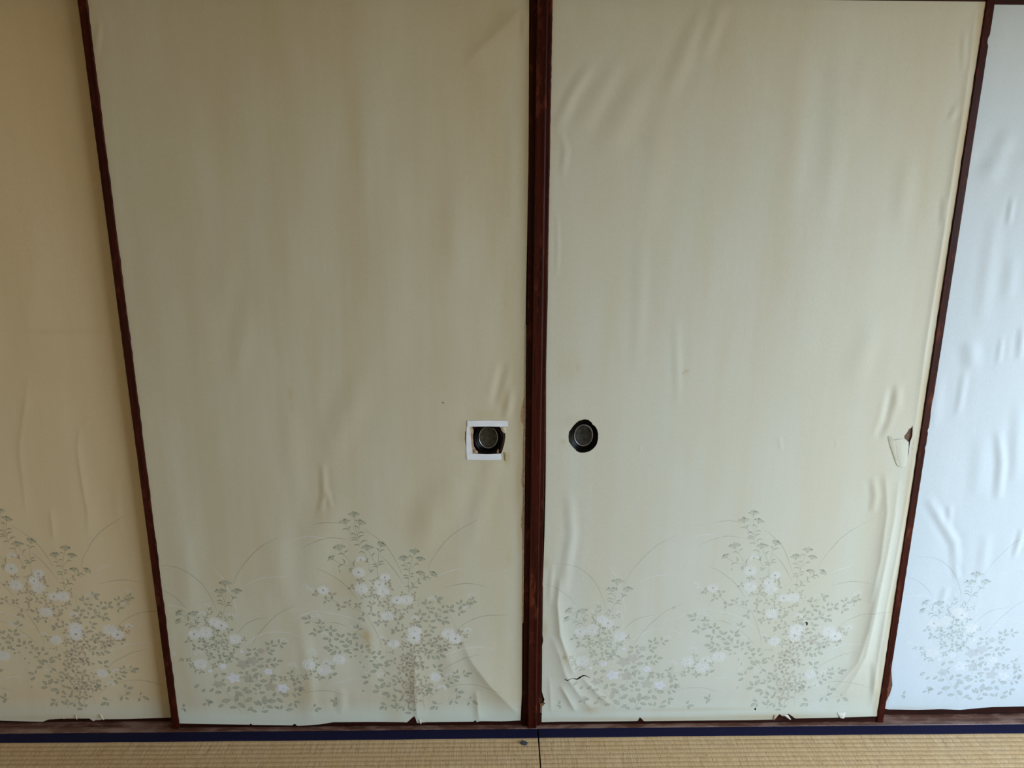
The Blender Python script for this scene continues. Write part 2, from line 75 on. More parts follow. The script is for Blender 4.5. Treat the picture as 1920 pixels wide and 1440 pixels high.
HOLE={'pull3':[1146,8296,1215,8283,1293,8224,1321,8170,1383,8125,1428,8053,1458,7945,1458,7817,1440,7717,1408,7635,1349,7571,1265,7507,1153,7480,1040,7485,970,7517,890,7600,837,7664,783,7755,767,7873,777,7991,851,8108,918,8189,1001,8261,1069,8283],'pull2':[-1486,8096,-1444,8139,-1301,8161,-994,8160,-840,8128,-748,8031,-701,7966,-696,7879,-716,7715,-752,7573,-798,7442,-1098,7420,-1305,7432,-1439,7498,-1464,7597,-1489,7717,-1497,7934,-1471,8010],'crack3':[790,1350,860,1382,903,1365,958,1402,1064,1407,1121,1391,1170,1411,1226,1455,1288,1487,1359,1483,1424,1445,1496,1400,1425,1425,1353,1464,1310,1454,1255,1427,1200,1379,1143,1358,1093,1378,1044,1388,959,1382,897,1327,860,1365],'tear3':[8786,8164,8813,8036,8825,7890,8812,7799,8796,7725,8796,7541,8794,7374,8776,7374,8782,7578,8767,7725,8711,7771,8652,7817,8635,7872,8699,7982,8724,8046,8780,8082],'dot3a':[6808,2934,6852,2973,6890,2949,6892,2894,6878,2862,6856,2870,6857,2926],'dot3b':[5761,428,5804,471,5818,416,5793,384],'slit2':[-1625,8021,-1612,7999,-1609,7880,-1617,7793,-1604,7717,-1595,7651,-1608,7684,-1628,7761,-1634,7815,-1623,7902],'nick2':[-2154,8708,-2117,8702,-2093,8689,-2124,8685]}
STAIN={2:[[-557,889,4.8,13.9,0.5],[-555,861,4.8,11.4,0.3],[-413,264,10.6,19.7,1.0],[-409,235,5.3,13.7,0.8],[-73,869,9.8,20.4,0.4],[-110,840,30.6,10.3,0.3],[-168,792,9.9,23.5,0.5],[-65,736,6.2,13.3,0.7],[-62,479,6.5,17.1,0.4],[-40,939,9.7,75.7,0.25],[-36,825,8.6,46.8,0.6],[-37,673,11.3,81.9,0.6],[-34,563,8.9,84.5,0.55],[-31,399,7.8,133.7,0.35],[-39,773,11.1,52.8,0.35],[-592,101,40.3,71.5,0.3],[-568,113,12.1,41.0,0.5],[-462,402,31.1,40.8,0.35],[-440,437,20.6,26.0,0.3],[-20,59,9.6,4.8,0.9],[-506,627,37.6,82.6,0.2],[-295,571,50.7,55.8,0.25],[-351,51,21.8,48.3,0.4],[-322,98,18.9,41.3,0.3],[-70,1671,25.8,25.8,0.35],[-107,1650,32.3,19.9,0.2],[-617,1107,11.6,71.3,0.2],[-380,1443,11.1,129.8,0.12],[-205,1292,18.2,160.1,0.12],[-891,181,26.4,93.2,0.2],[-78,281,13.3,249.2,0.15],[-844,375,38.6,88.4,0.15]],3:[[68,951,21.8,27.5,0.25],[73,939,12.1,6.2,0.3],[93,951,4.8,10.0,0.5],[64,775,5.0,5.2,0.5],[342,943,4.9,2.5,1.0],[334,939,2.4,2.5,0.9],[28,463,7.8,14.4,0.55],[30,280,6.7,21.2,0.7],[350,338,2.7,3.0,1.0],[609,296,2.7,2.3,1.0],[890,1451,4.6,165.5,0.45],[894,1001,6.1,204.0,0.5],[892,1274,5.9,139.4,0.5],[904,744,7.6,122.3,0.7],[903,608,7.8,141.7,0.8],[903,467,7.9,147.6,0.8],[902,319,8.1,138.1,0.8],[905,166,9.6,144.1,0.8],[901,70,8.4,65.0,0.6],[420,15,461.3,6.5,0.7],[615,17,167.8,9.8,0.9],[323,13,166.9,6.5,0.8],[153,46,19.3,11.3,0.7],[81,201,6.7,13.9,0.7],[56,1612,10.9,61.1,0.2],[31,1456,5.6,64.3,0.3],[821,320,13.5,153.6,0.2],[87,824,29.6,12.9,0.25],[404,43,194.3,4.8,0.4],[816,811,6.3,7.9,0.25],[92,1672,43.1,39.8,0.12]],1:[[-1070,1028,106.4,4.9,0.25],[-1164,1102,23.3,120.9,0.15],[-968,1647,64.4,40.2,0.2],[-1234,15,122.4,6.5,0.4]],4:[[935,75,7.1,40.9,0.7],[992,20,85.5,5.0,0.4]]}

# ------------------------------------------------------------------ helpers
def tag(o, label, cat, group=None, kind=None):
    o['label'] = label; o['category'] = cat
    if group: o['group'] = group
    if kind: o['kind'] = kind
    return o

def empty(name, loc):
    o = bpy.data.objects.new(name, None)
    o.location = loc; o.empty_display_size = 0.1
    col.objects.link(o)
    return o

def mobj(name, verts, faces, mat, parent=None, smooth=False, origin=None):
    """a mesh object; verts in world coordinates, object origin kept at its parent's"""
    me = bpy.data.meshes.new(name)
    off = np.zeros(3)
    if parent is not None:
        off = np.array(world_loc(parent))
    elif origin is not None:
        off = np.array(origin)
    v = np.asarray(verts, dtype=float) - off
    me.from_pydata(v.tolist(), [], [list(map(int, f_)) for f_ in faces])
    me.update()
    if smooth:
        me.polygons.foreach_set('use_smooth', [True] * len(me.polygons))
    if mat: me.materials.append(mat)
    o = bpy.data.objects.new(name, me)
    col.objects.link(o)
    if parent is not None: o.parent = parent
    elif origin is not None: o.location = origin
    return o

def world_loc(o):
    l = Vector(o.location)
    while o.parent is not None:
        o = o.parent; l = l + Vector(o.location)
    return l

def box(x0, x1, y0, y1, z0, z1):
    v = [(x0,y0,z0),(x1,y0,z0),(x1,y1,z0),(x0,y1,z0),(x0,y0,z1),(x1,y0,z1),(x1,y1,z1),(x0,y1,z1)]
    fc = [(0,3,2,1),(4,5,6,7),(0,1,5,4),(1,2,6,5),(2,3,7,6),(3,0,4,7)]
    return v, fc

def bbox_join(boxes):
    V, F = [], []
    for b in boxes:
        v, fc = box(*b); k = len(V)
        V += v; F += [tuple(i + k for i in q) for q in fc]
    return V, F

def extrude_profile(prof, a0, a1, axis, closed=True, n=1, jitter=None):
    """prof: list of (p,q); axis 'x' -> (a,p,q), axis 'z' -> (p,q,a). jitter(i_prof, a)->(dp,dq)"""
    V, F = [], []
    m_ = len(prof)
    for k in range(n + 1):
        a = a0 + (a1 - a0) * k / n
        for i, (p_, q_) in enumerate(prof):
            if jitter:
                dp, dq = jitter(i, a); p_, q_ = p_ + dp, q_ + dq
            V.append((a, p_, q_) if axis == 'x' else (p_, q_, a))
    for k in range(n):
        for i in range(m_):
            j = (i + 1) % m_
            F.append((k*m_+i, k*m_+j, (k+1)*m_+j, (k+1)*m_+i))
    F.append(tuple(range(m_ - 1, -1, -1)))
    F.append(tuple(n*m_ + i for i in range(m_)))
    return V, F

def fix_normals(o):
    import bmesh
    bm = bmesh.new(); bm.from_mesh(o.data)
    bmesh.ops.recalc_face_normals(bm, faces=bm.faces)
    bm.to_mesh(o.data); bm.free()
    return o

# ------------------------------------------------------------------ materials
def new_mat(name):
    mt = bpy.data.materials.new(name)
    mt.use_nodes = True
    nt = mt.node_tree
    for n in list(nt.nodes): nt.nodes.remove(n)
    out = nt.nodes.new('ShaderNodeOutputMaterial')
    bs = nt.nodes.new('ShaderNodeBsdfPrincipled')
    nt.links.new(bs.outputs[0], out.inputs['Surface'])
    return mt, nt, bs, out

def noise(nt, scale, vec, detail=4.0, rough=0.55, stretch=(1, 1, 1)):
    mp = nt.nodes.new('ShaderNodeMapping')
    mp.inputs['Scale'].default_value = stretch
    nt.links.new(vec, mp.inputs['Vector'])
    n = nt.nodes.new('ShaderNodeTexNoise')
    n.inputs['Scale'].default_value = scale
    n.inputs['Detail'].default_value = detail
    n.inputs['Roughness'].default_value = rough
    nt.links.new(mp.outputs[0], n.inputs['Vector'])
    return n.outputs['Fac']

def ramp(nt, fac, stops):
    rp = nt.nodes.new('ShaderNodeValToRGB')
    els = rp.color_ramp.elements
    while len(els) < len(stops): els.new(0.5)
    for e, (p_, c) in zip(els, stops):
        e.position = p_; e.color = (*c, 1) if len(c) == 3 else c
    nt.links.new(fac, rp.inputs[0])
    return rp.outputs[0]

def mix(nt, fac, a, b, mode='MIX'):
    mx = nt.nodes.new('ShaderNodeMix'); mx.data_type = 'RGBA'; mx.blend_type = mode
    for sock, val in ((mx.inputs[0], fac), (mx.inputs[6], a), (mx.inputs[7], b)):
        if hasattr(val, 'is_linked'): nt.links.new(val, sock)
        elif isinstance(val, (int, float)): sock.default_value = val
        else: sock.default_value = (*val, 1)
    return mx.outputs[2]

def math_n(nt, op, a, b):
    n = nt.nodes.new('ShaderNodeMath'); n.operation = op
    for s_, v_ in zip(n.inputs, (a, b)):
        if hasattr(v_, 'is_linked'): nt.links.new(v_, s_)
        else: s_.default_value = v_
    return n.outputs[0]

def bump(nt, bs, h, strength, dist):
    b = nt.nodes.new('ShaderNodeBump')
    b.inputs['Strength'].default_value = strength
    b.inputs['Distance'].default_value = dist
    nt.links.new(h, b.inputs['Height'])
    nt.links.new(b.outputs[0], bs.inputs['Normal'])

def objco(nt):
    return nt.nodes.new('ShaderNodeTexCoord').outputs['Object']

def attr(nt, name):
    a = nt.nodes.new('ShaderNodeAttribute'); a.attribute_name = name
    return a

def paper_mat(name, base, aged):
    mt, nt, bs, out = new_mat(name)
    co = objco(nt)
    streak = noise(nt, 9.0, co, 5, 0.6, (1, 1, 0.12))         # long vertical toning of the sheet
    c = mix(nt, ramp(nt, streak, [(0.38, (0, 0, 0)), (0.62, (1, 1, 1))]), base, aged)
    cloud = noise(nt, 2.3, co, 4, 0.6, (1, 1, 0.6))
    c = mix(nt, math_n(nt, 'MULTIPLY', ramp(nt, cloud, [(0.42, (0, 0, 0)), (0.68, (1, 1, 1))]), 0.75), c, aged)
    cool = noise(nt, 3.1, co, 3, 0.5, (1.7, 1, 0.5))
    c = mix(nt, math_n(nt, 'MULTIPLY', ramp(nt, cool, [(0.48, (0, 0, 0)), (0.72, (1, 1, 1))]), 0.30), c, tuple(b_ * k_ for b_, k_ in zip(base, (0.97, 1.05, 1.12))))
    fib = noise(nt, 420.0, co, 2, 0.5, (1, 1, 0.35))
    c = mix(nt, 0.10, c, ramp(nt, fib, [(0.3, (0.35, 0.34, 0.3)), (0.7, (0.9, 0.9, 0.86))]), 'MULTIPLY')
    c = mix(nt, attr(nt, 'mist').outputs['Fac'], c, (0.585, 0.630, 0.550))
    c = mix(nt, attr(nt, 'stain').outputs['Fac'], c, (0.40, 0.275, 0.10))
    nt.links.new(c, bs.inputs['Base Color'])
    bs.inputs['Roughness'].default_value = 0.62
    bs.inputs['Specular IOR Level'].default_value = 0.22
    bump(nt, bs, fib, 0.06, 0.0006)
    return mt

def wood_mat(name, dark, light, worn, wear=0.62, rough=0.34, axis='z', spec=0.5):
    mt, nt, bs, out = new_mat(name)
    co = objco(nt)
    st = (60, 60, 2.2) if axis == 'z' else (2.2, 60, 60)
    g = noise(nt, 1.6, co, 6, 0.62, st)
    c = ramp(nt, g, [(0.3, dark), (0.62, light), (0.8, dark)])
    st2 = (9, 9, 3.0) if axis == 'z' else (3.0, 9, 9)
    wv = noise(nt, 3.0, co, 7, 0.72, st2)
    wf = ramp(nt, wv, [(wear, (0, 0, 0)), (wear + 0.12, (1, 1, 1))])
    c = mix(nt, math_n(nt, 'MULTIPLY', wf, 0.6), c, worn)
    fine = noise(nt, 260, co, 3, 0.6, (1, 1, 0.25) if axis == 'z' else (0.25, 1, 1))
    c = mix(nt, math_n(nt, 'MULTIPLY', ramp(nt, fine, [(0.62, (0, 0, 0)), (0.72, (1, 1, 1))]), 0.35), c, worn)
    nt.links.new(c, bs.inputs['Base Color'])
    rr = ramp(nt, wv, [(0.3, (rough,) * 3), (0.75, (rough + 0.25,) * 3)])
    nt.links.new(rr, bs.inputs['Roughness'])
    bs.inputs['Specular IOR Level'].default_value = spec
    bump(nt, bs, fine, 0.15, 0.0008)
    return mt

def plain_mat(name, colr, rough=0.6, metal=0.0, nscale=80, var=0.25, spec=0.4, bmp=0.1):
    mt, nt, bs, out = new_mat(name)
    co = objco(nt)
    n = noise(nt, nscale, co, 5, 0.6)
    lo = tuple(c * (1 - var) for c in colr); hi = tuple(min(1, c * (1 + var)) for c in colr)
    nt.links.new(ramp(nt, n, [(0.3, lo), (0.7, hi)]), bs.inputs['Base Color'])
    bs.inputs['Roughness'].default_value = rough
    bs.inputs['Metallic'].default_value = metal
    bs.inputs['Specular IOR Level'].default_value = spec
    if bmp: bump(nt, bs, n, bmp, 0.001)
    return mt

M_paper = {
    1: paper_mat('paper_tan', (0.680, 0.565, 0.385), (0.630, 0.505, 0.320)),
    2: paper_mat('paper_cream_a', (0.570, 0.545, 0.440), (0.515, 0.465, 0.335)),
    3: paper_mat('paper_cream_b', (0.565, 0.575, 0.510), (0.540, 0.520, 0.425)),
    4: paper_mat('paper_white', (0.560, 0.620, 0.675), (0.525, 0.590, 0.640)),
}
M_frame = wood_mat('lacquered_frame', (0.011, 0.0018, 0.0009), (0.046, 0.0068, 0.0034), (0.16, 0.040, 0.017), 0.56, 0.30, spec=0.10)
M_rail = wood_mat('lacquered_rail', (0.010, 0.0022, 0.0012), (0.032, 0.0070, 0.0036), (0.075, 0.022, 0.012), 0.60, 0.36, axis='x', spec=0.14)
M_sill = wood_mat('sill_wood', (0.050, 0.018, 0.012), (0.12, 0.050, 0.032), (0.28, 0.175, 0.135), 0.46, 0.28, axis='x')
M_core = plain_mat('shaded_card_core', (0.050, 0.022, 0.012), 0.85, 0, 60, 0.35)  # brown card, darkened to stand for the shade inside deep gaps
M_under = plain_mat('torn_underpaper', (0.40, 0.265, 0.175), 0.9, 0, 160, 0.35)
M_fibre = plain_mat('pale_torn_fibre', (0.56, 0.47, 0.34), 0.9, 0, 300, 0.25)
M_lacq = plain_mat('black_lacquer_cup', (0.0022, 0.0020, 0.0019), 0.30, 0, 60, 0.4, 0.07, 0.05)
M_ring = plain_mat('worn_pewter_ring', (0.34, 0.33, 0.34), 0.36, 0.85, 120, 0.3)
M_plate = plain_mat('dark_embossed_plate', (0.020, 0.019, 0.016), 0.45, 0.3, 130, 0.75, 0.4, 0.7)
M_plate2 = plain_mat('tarnished_brass_plate', (0.028, 0.025, 0.015), 0.45, 0.3, 130, 0.75, 0.4, 0.7)
M_tape = plain_mat('white_paper_tape', (0.70, 0.72, 0.78), 0.6, 0, 40, 0.05, 0.2, 0.02)
M_cloth = plain_mat('navy_border_cloth', (0.0055, 0.0050, 0.027), 0.85, 0, 900, 0.35, 0.15, 0.3)
M_matside = plain_mat('straw_core', (0.30, 0.22, 0.11), 0.9, 0, 300, 0.4)
M_plaster = plain_mat('sand_plaster', (0.58, 0.47, 0.31), 0.95, 0, 500, 0.15)
M_ceil = wood_mat('ceiling_board', (0.34, 0.24, 0.14), (0.44, 0.32, 0.20), (0.44, 0.32, 0.20), 0.7, 0.6, axis='x')
M_flake = plain_mat('slate_flake', (0.050, 0.058, 0.068), 0.5, 0, 200, 0.3)
M_floorstraw = plain_mat('room_floor_straw', (0.46, 0.34, 0.18), 0.8, 0, 200, 0.2)

def tatami_mat():
    mt, nt, bs, out = new_mat('woven_rush')
    co = objco(nt)
    straw = noise(nt, 330.0, co, 3, 0.6, (1, 0.05, 0.05))
    c = ramp(nt, straw, [(0.25, (0.31, 0.190, 0.085)), (0.5, (0.47, 0.325, 0.175)), (0.8, (0.58, 0.43, 0.26))])
    patch = noise(nt, 14.0, co, 4, 0.6)
    c = mix(nt, ramp(nt, patch, [(0.35, (0, 0, 0)), (0.7, (0.55, 0.55, 0.55))]), c, (0.47, 0.295, 0.13))
    tips = noise(nt, 430.0, co, 2, 0.5, (1, 0.28, 0.28))
    c = mix(nt, math_n(nt, 'MULTIPLY', ramp(nt, tips, [(0.60, (0, 0, 0)), (0.70, (1, 1, 1))]), 0.6), c, (0.15, 0.090, 0.040))
    nt.links.new(c, bs.inputs['Base Color'])
    bs.inputs['Roughness'].default_value = 0.6
    bs.inputs['Specular IOR Level'].default_value = 0.3
    bump(nt, bs, straw, 0.5, 0.0012)
    return mt
M_rush = tatami_mat()

def print_mat(name, strength):
    mt, nt, bs, out = new_mat(name)
    a = nt.nodes.new('ShaderNodeAttribute'); a.attribute_name = 'ink'
    nt.links.new(a.outputs['Color'], bs.inputs['Base Color'])
    bs.inputs['Roughness'].default_value = 0.65
    bs.inputs['Specular IOR Level'].default_value = 0.2
    tr = nt.nodes.new('ShaderNodeBsdfTransparent')
    ms = nt.nodes.new('ShaderNodeMixShader')
    wear = noise(nt, 30.0, objco(nt), 3, 0.6)
    k = math_n(nt, 'MULTIPLY', a.outputs['Alpha'], strength)
    k = math_n(nt, 'MULTIPLY', k, ramp(nt, wear, [(0.25, (0.7, 0.7, 0.7)), (0.6, (1, 1, 1))]))
    nt.links.new(k, ms.inputs[0])
    nt.links.new(tr.outputs[0], ms.inputs[1])
    nt.links.new(bs.outputs[0], ms.inputs[2])
    nt.links.new(ms.outputs[0], out.inputs['Surface'])
    return mt

# ------------------------------------------------------------------ room shell
def struct(name, v, fc, mat, label, cat):
    o = mobj(name, v, fc, mat)
    fix_normals(o)
    return tag(o, label, cat, kind='structure')

X, YB, HZ = ROOM_X, ROOM_Y, ROOM_H
struct('floor', *box(-X, X, YB, 0.6, -0.12, -0.055), M_floorstraw, 'straw coloured floor of the room under the mats', 'floor')
struct('ceiling', *box(-X - .1, X + .1, YB - .1, 0.1, HZ, HZ + 0.05), M_ceil, 'brown board ceiling of the room', 'ceiling')
struct('wall_left', *box(-X - 0.1, -X, YB, 0.7, -0.12, HZ), M_plaster, 'sand plaster wall at the left end of the doors', 'wall')
struct('wall_back', *box(-X - 0.1, X + 0.1, YB - 0.1, YB, -0.12, HZ), M_plaster, 'sand plaster wall opposite the doors', 'wall')
struct('wall_front', *box(-X, X, -0.03, 0.09, 1.80, HZ), M_plaster, 'sand plaster wall above the sliding doors', 'wall')
struct('wall_closet', *box(-X, X, 0.6, 0.7, -0.12, HZ), M_plaster, 'wall of the dark space behind the sliding doors', 'wall')
struct('wall_right', *bbox_join([(X, X + .1, YB, WIN_Y0, -.12, HZ), (X, X + .1, WIN_Y1, 0.7, -.12, HZ),
        (X, X + .1, WIN_Y0, WIN_Y1, -.12, WIN_Z0), (X, X + .1, WIN_Y0, WIN_Y1, WIN_Z1, HZ)]), M_plaster,
       'sand plaster wall on the right holding the window', 'wall')
WM = (WIN_Y0 + WIN_Y1) / 2
win = struct('window_1', *bbox_join([(X + .02, X + .08, WIN_Y0, WIN_Y0 + .04, WIN_Z0, WIN_Z1), (X + .02, X + .08, WIN_Y1 - .04, WIN_Y1, WIN_Z0, WIN_Z1),
        (X + .02, X + .08, WM - .03, WM + .03, WIN_Z0, WIN_Z1), (X + .02, X + .08, WIN_Y0, WIN_Y1, WIN_Z1 - .05, WIN_Z1), (X + .02, X + .08, WIN_Y0, WIN_Y1, WIN_Z0, WIN_Z0 + .05)]),
        M_sill, 'open wooden window frame in the right wall', 'window')

# sill with two grooves, and lintel
prof = [(-0.013, -0.055), (-0.013, -0.001), (-0.012, 0.0), (0.0015, 0.0), (0.0015, -0.004), (0.0155, -0.004), (0.0155, 0.0), (0.0275, 0.0),
        (0.0275, -0.004), (0.0415, -0.004), (0.0415, 0.0), (0.075, 0.0), (0.075, -0.055)]
v, fc = extrude_profile(prof, -X, X, 'x', n=60)
o = mobj('trim_1', v, fc, M_sill); fix_normals(o)
tag(o, 'worn reddish brown wooden sill with grooves under the sliding doors', 'sill', kind='structure')
prof = [(-0.03, 1.80), (-0.03, 1.735), (0.0015, 1.735), (0.0015, 1.745), (0.0175, 1.745), (0.0175, 1.735), (0.0275, 1.735), (0.0275, 1.745), (0.0435, 1.745),
        (0.0435, 1.735), (0.09, 1.735), (0.09, 1.80)]
v, fc = extrude_profile(prof, -X, X, 'x')
o = mobj('trim_2', v, fc, M_rail); fix_normals(o)
tag(o, 'dark grooved wooden lintel along the top of the sliding doors', 'lintel', kind='structure')

# ------------------------------------------------------------------ door paper surfaces
rng = np.random.default_rng(7)
UND = {d: [(rng.uniform(6, 26), rng.uniform(0.8, 5), rng.uniform(0, 6.28), rng.uniform(-0.25, 0.25)) for _ in range(14)] for d in (1, 2, 3, 4)}

def relief(d, x, z):
    """how far the loose sheet bulges from the door (m) at points x, z (m)"""
    x = np.asarray(x, float); z = np.asarray(z, float)
    h = np.zeros_like(x)
    for kx, kz, ph, sk in UND[d]:
        h += 0.00022 * (10.0 / kx) * np.sin(kx * (x + sk * z) + kz * z + ph)
    for pts, wd, amp, wr_ in WRINK[d]:
        P = np.array(pts, float).reshape(-1, 2) / 1000.0
        wd_ = wd / 1000.0
        wm_ = max(wd, wr_ * 1.6) / 1000.0
        lo = P.min(0) - 3.2 * wm_; hi = P.max(0) + 3.2 * wm_
        k = np.nonzero((x > lo[0]) & (x < hi[0]) & (z > lo[1]) & (z < hi[1]))[0]
        if len(k) == 0: continue
        xx, zz = x[k], z[k]
        L = np.concatenate([[0], np.cumsum(np.hypot(*np.diff(P, axis=0).T))])
        best = np.full(len(k), 1e9); tt = np.zeros(len(k)); sg = np.zeros(len(k))
        for a in range(len(P) - 1):
            dv = P[a + 1] - P[a]; l2 = dv @ dv
            t = np.clip(((xx - P[a, 0]) * dv[0] + (zz - P[a, 1]) * dv[1]) / l2, 0, 1)
            ex, ez = xx - P[a, 0] - t * dv[0], zz - P[a, 1] - t * dv[1]
            dd = np.hypot(ex, ez)
            b = dd < best
            sg[b] = (ex * abs(dv[1]) - ez * dv[0] * (-1 if dv[1] < 0 else 1) * (1 if dv[1] else 0))[b]
            best[b] = dd[b]; tt[b] = (L[a] + t[b] * (L[a + 1] - L[a])) / L[-1]
        taper = np.clip(np.sin(np.pi * np.clip(tt, 0, 1)) ** 0.5, 0, 1) * 0.85 + 0.15
        prof_ = np.exp(-(best / wd_) ** 2) - 0.35 * np.exp(-((best - 1.6 * wd_) / (0.9 * wd_)) ** 2)
        if wr_:                                                   # a crisp fold: steep on its left, a long slope on its right
            ww = np.where(sg > 0, wr_ / 1000.0, wd_)
            q_ = np.sqrt(best ** 2 + 0.0012 ** 2) - 0.0012
            prof_ = np.exp(-(q_ / ww)) * np.clip(1.35 - 0.35 * q_ / ww, 0, 1)
        h[k] += WSC[d] * amp / 1000.0 * taper * prof_
    return h

def sheet(d, x, z):
    h = relief(d, x, z)
    k = np.clip(np.maximum((0.066 - z) / 0.034, (z - 1.665) / 0.036), 0, 1); k = k * k * (3 - 2 * k)      # glued over the rails
    return h * (1 - k) + np.maximum(h, 0.0) * k

WSC = {1: 0.6, 2: 0.8, 3: 0.95, 4: 1.1}
def smooth_poly(e):
    e = np.array(e, float).reshape(-1, 2) / 10000.0
    return e

def inside(poly, x, y):
    c = np.zeros(len(x), bool)
    n = len(poly); j = n - 1
    for i in range(n):
        xi, yi = poly[i]; xj, yj = poly[j]
        t = ((yi > y) != (yj > y)) & (x < (xj - xi) * (y - yi) / (yj - yi + 1e-12) + xi)
        c ^= t; j = i
    return c

PRINT_SHIFT = {1: -1.801, 2: -0.955, 3: 0.0, 4: 0.907}
Z_TOP = 1.7155

def build_paper(d, x0, x1, y0, parent):
    eb = smooth_poly(EDGE[d])
    zs = np.concatenate([np.linspace(0, 0.66, 264, endpoint=False), np.linspace(0.66, 1.0 + 0.7155, 190)])
    zs = zs / zs[-1]
    nx = int((x1 - x0) / 0.0025)
    s = np.linspace(0, 1, nx + 1)
    xn = x0 + (x1 - x0) * s
    zb = np.interp(xn, eb[:, 0], eb[:, 1])
    S_, T_ = np.meshgrid(s, zs)
    Zg = zb[None, :] * (1 - T_) + Z_TOP * T_
    # keep the ragged hem local: rows above 40 mm are level
    zb0 = zb.mean()
    Zl = zb0 * (1 - T_) + Z_TOP * T_
    k = np.clip((Zl - zb0) / 0.03, 0, 1); k = k * k * (3 - 2 * k)
    Zg = Zg * (1 - k) + Zl * k
    Zg[0] = zb
    def side(key, default):
        if key in EDGE:
            e = smooth_poly(EDGE[key]); e = e[np.argsort(e[:, 1])]
            return np.interp(Zl[:, 0], e[:, 1], e[:, 0])
        w_ = 0.0007 * np.sin(Zl[:, 0] * 37 + d) + 0.0005 * np.sin(Zl[:, 0] * 151 + 2 * d)
        return default + w_
    xl = side('l%d' % d, x0); xr = side('r%d' % d, x1)
    Xg = x0 + (x1 - x0) * S_
    eL = np.clip(1 - (Xg - x0) / 0.03, 0, 1); eR = np.clip(1 - (x1 - Xg) / 0.03, 0, 1)
    Xg = Xg + eL * (xl - x0)[:, None] + eR * (xr - x1)[:, None]
    nr, nc = Xg.shape
    xv, zv = Xg.ravel(), Zg.ravel()
    idx = np.arange(nr * nc).reshape(nr, nc)
    quads = np.stack([idx[:-1, :-1], idx[:-1, 1:], idx[1:, 1:], idx[1:, :-1]], -1).reshape(-1, 4)
    keep = np.ones(len(quads), bool)
    tris = []
    ex, ez = [], []
    nv = nr * nc
    cells_i = np.repeat(np.arange(nr - 1), nc - 1); cells_j = np.tile(np.arange(nc - 1), nr - 1)
    for name, hp in HOLE.items():
        if not name.split('_')[0].rstrip('ab').endswith(str(d)): continue
        poly = smooth_poly(hp)
        lo = poly.min(0) - 0.006; hi = poly.max(0) + 0.006
        rows = np.nonzero((Zl[:, 0] > lo[1]) & (Zl[:, 0] < hi[1]))[0]
        colsj = np.nonzero((xn > lo[0]) & (xn < hi[0]))[0]
        i0, i1, j0, j1 = rows[0], rows[-1], colsj[0], colsj[-1]
        keep &= ~((cells_i >= i0) & (cells_i < i1) & (cells_j >= j0) & (cells_j < j1))
        ids = idx[i0:i1 + 1, j0:j1 + 1].ravel()
        vin = ~inside(poly, xv[ids], zv[ids])
        ids = ids[vin]
        # ragged outline of the hole, subdivided and jittered
        pts = []
        for a in range(len(poly)):
            p_, q_ = poly[a], poly[(a + 1) % len(poly)]
            m_ = max(1, int(np.hypot(*(q_ - p_)) / 0.0022))
            for b in range(m_):
                w_ = p_ + (q_ - p_) * b / m_
                pts.append(w_ + rng.normal(0, 0.00022, 2))
        cv_ = [Vector((float(xv[i]), float(zv[i]))) for i in ids] + [Vector((float(a), float(b))) for a, b in pts]
        ne = len(ids)
        edges = [(ne + a, ne + (a + 1) % len(pts)) for a in range(len(pts))]
        ov, oe, of, oiv, _, _ = delaunay_2d_cdt(cv_, edges, [], 0, 1e-7)
        mp = []
        for w_, src in zip(ov, oiv):
            if src and src[0] < ne: mp.append(int(ids[src[0]]))
            else:
                mp.append(nv + len(ex)); ex.append(w_.x); ez.append(w_.y)
        cen = np.array([[sum(ov[i].x for i in t) / 3, sum(ov[i].y for i in t) / 3] for t in of])
        ins = inside(np.array(pts), cen[:, 0], cen[:, 1])
        for t, b in zip(of, ins):
            if not b: tris.append([mp[i] for i in t])
    xa = np.concatenate([xv, ex]); za = np.concatenate([zv, ez])
    h = sheet(d, xa, za)
    # the sheet is glued down along its margins
    ya = y0 - 0.0002 - h
    faces = quads[keep].tolist() + tris
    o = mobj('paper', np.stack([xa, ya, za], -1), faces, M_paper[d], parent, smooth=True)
    me = o.data
    st = np.zeros(len(xa)); mi = np.zeros(len(xa))
    for cx, cz, rx, rz, am in STAIN[d]:
        q = ((xa * 1000 - cx) / max(rx, 1.5)) ** 2 + ((za * 1000 - cz) / max(rz, 1.5)) ** 2
        st = np.maximum(st, am * 0.62 * np.exp(-q * (0.8 + 0.25 * np.sin(xa * 900 + za * 500))))
    if d == 3:      # yellowed, glue-stained margins of the sheet
        st = np.maximum(st, 0.42 * np.clip((xa - 0.8815) / 0.010, 0, 1) * (0.75 + 0.25 * np.sin(za * 23)))
        st = np.maximum(st, 0.14 * np.clip((0.034 - xa) / 0.010, 0, 1))
    if d == 2:
        st = np.maximum(st, 0.20 * np.clip((xa + 0.037) / 0.012, 0, 1)); st = np.maximum(st, 0.10 * np.clip((-0.885 - xa) / 0.012, 0, 1))
    du = xa - PRINT_SHIFT[d]
    mi = 0.85 * np.clip((0.080 - za) / 0.045, 0, 1)
    for cx, cz, rx, rz, am in [(0.19, 0.22, 0.10, 0.13, 0.4), (0.50, 0.20, 0.12, 0.10, 0.35), (0.60, 0.33, 0.16, 0.22, 0.3), (0.40, 0.22, 0.06, 0.05, 0.3)]:
        mi = np.maximum(mi, am * np.exp(-((du - cx) / rx) ** 2 - ((za - cz) / rz) ** 2))
    mi *= {1: 0.5, 2: 0.8, 3: 0.6, 4: 0.25}[d]
    for nm, arr in (('stain', st), ('mist', mi)):
        a = me.attributes.new(nm, 'FLOAT', 'POINT'); a.data.foreach_set('value', arr.astype(np.float32))
    return o

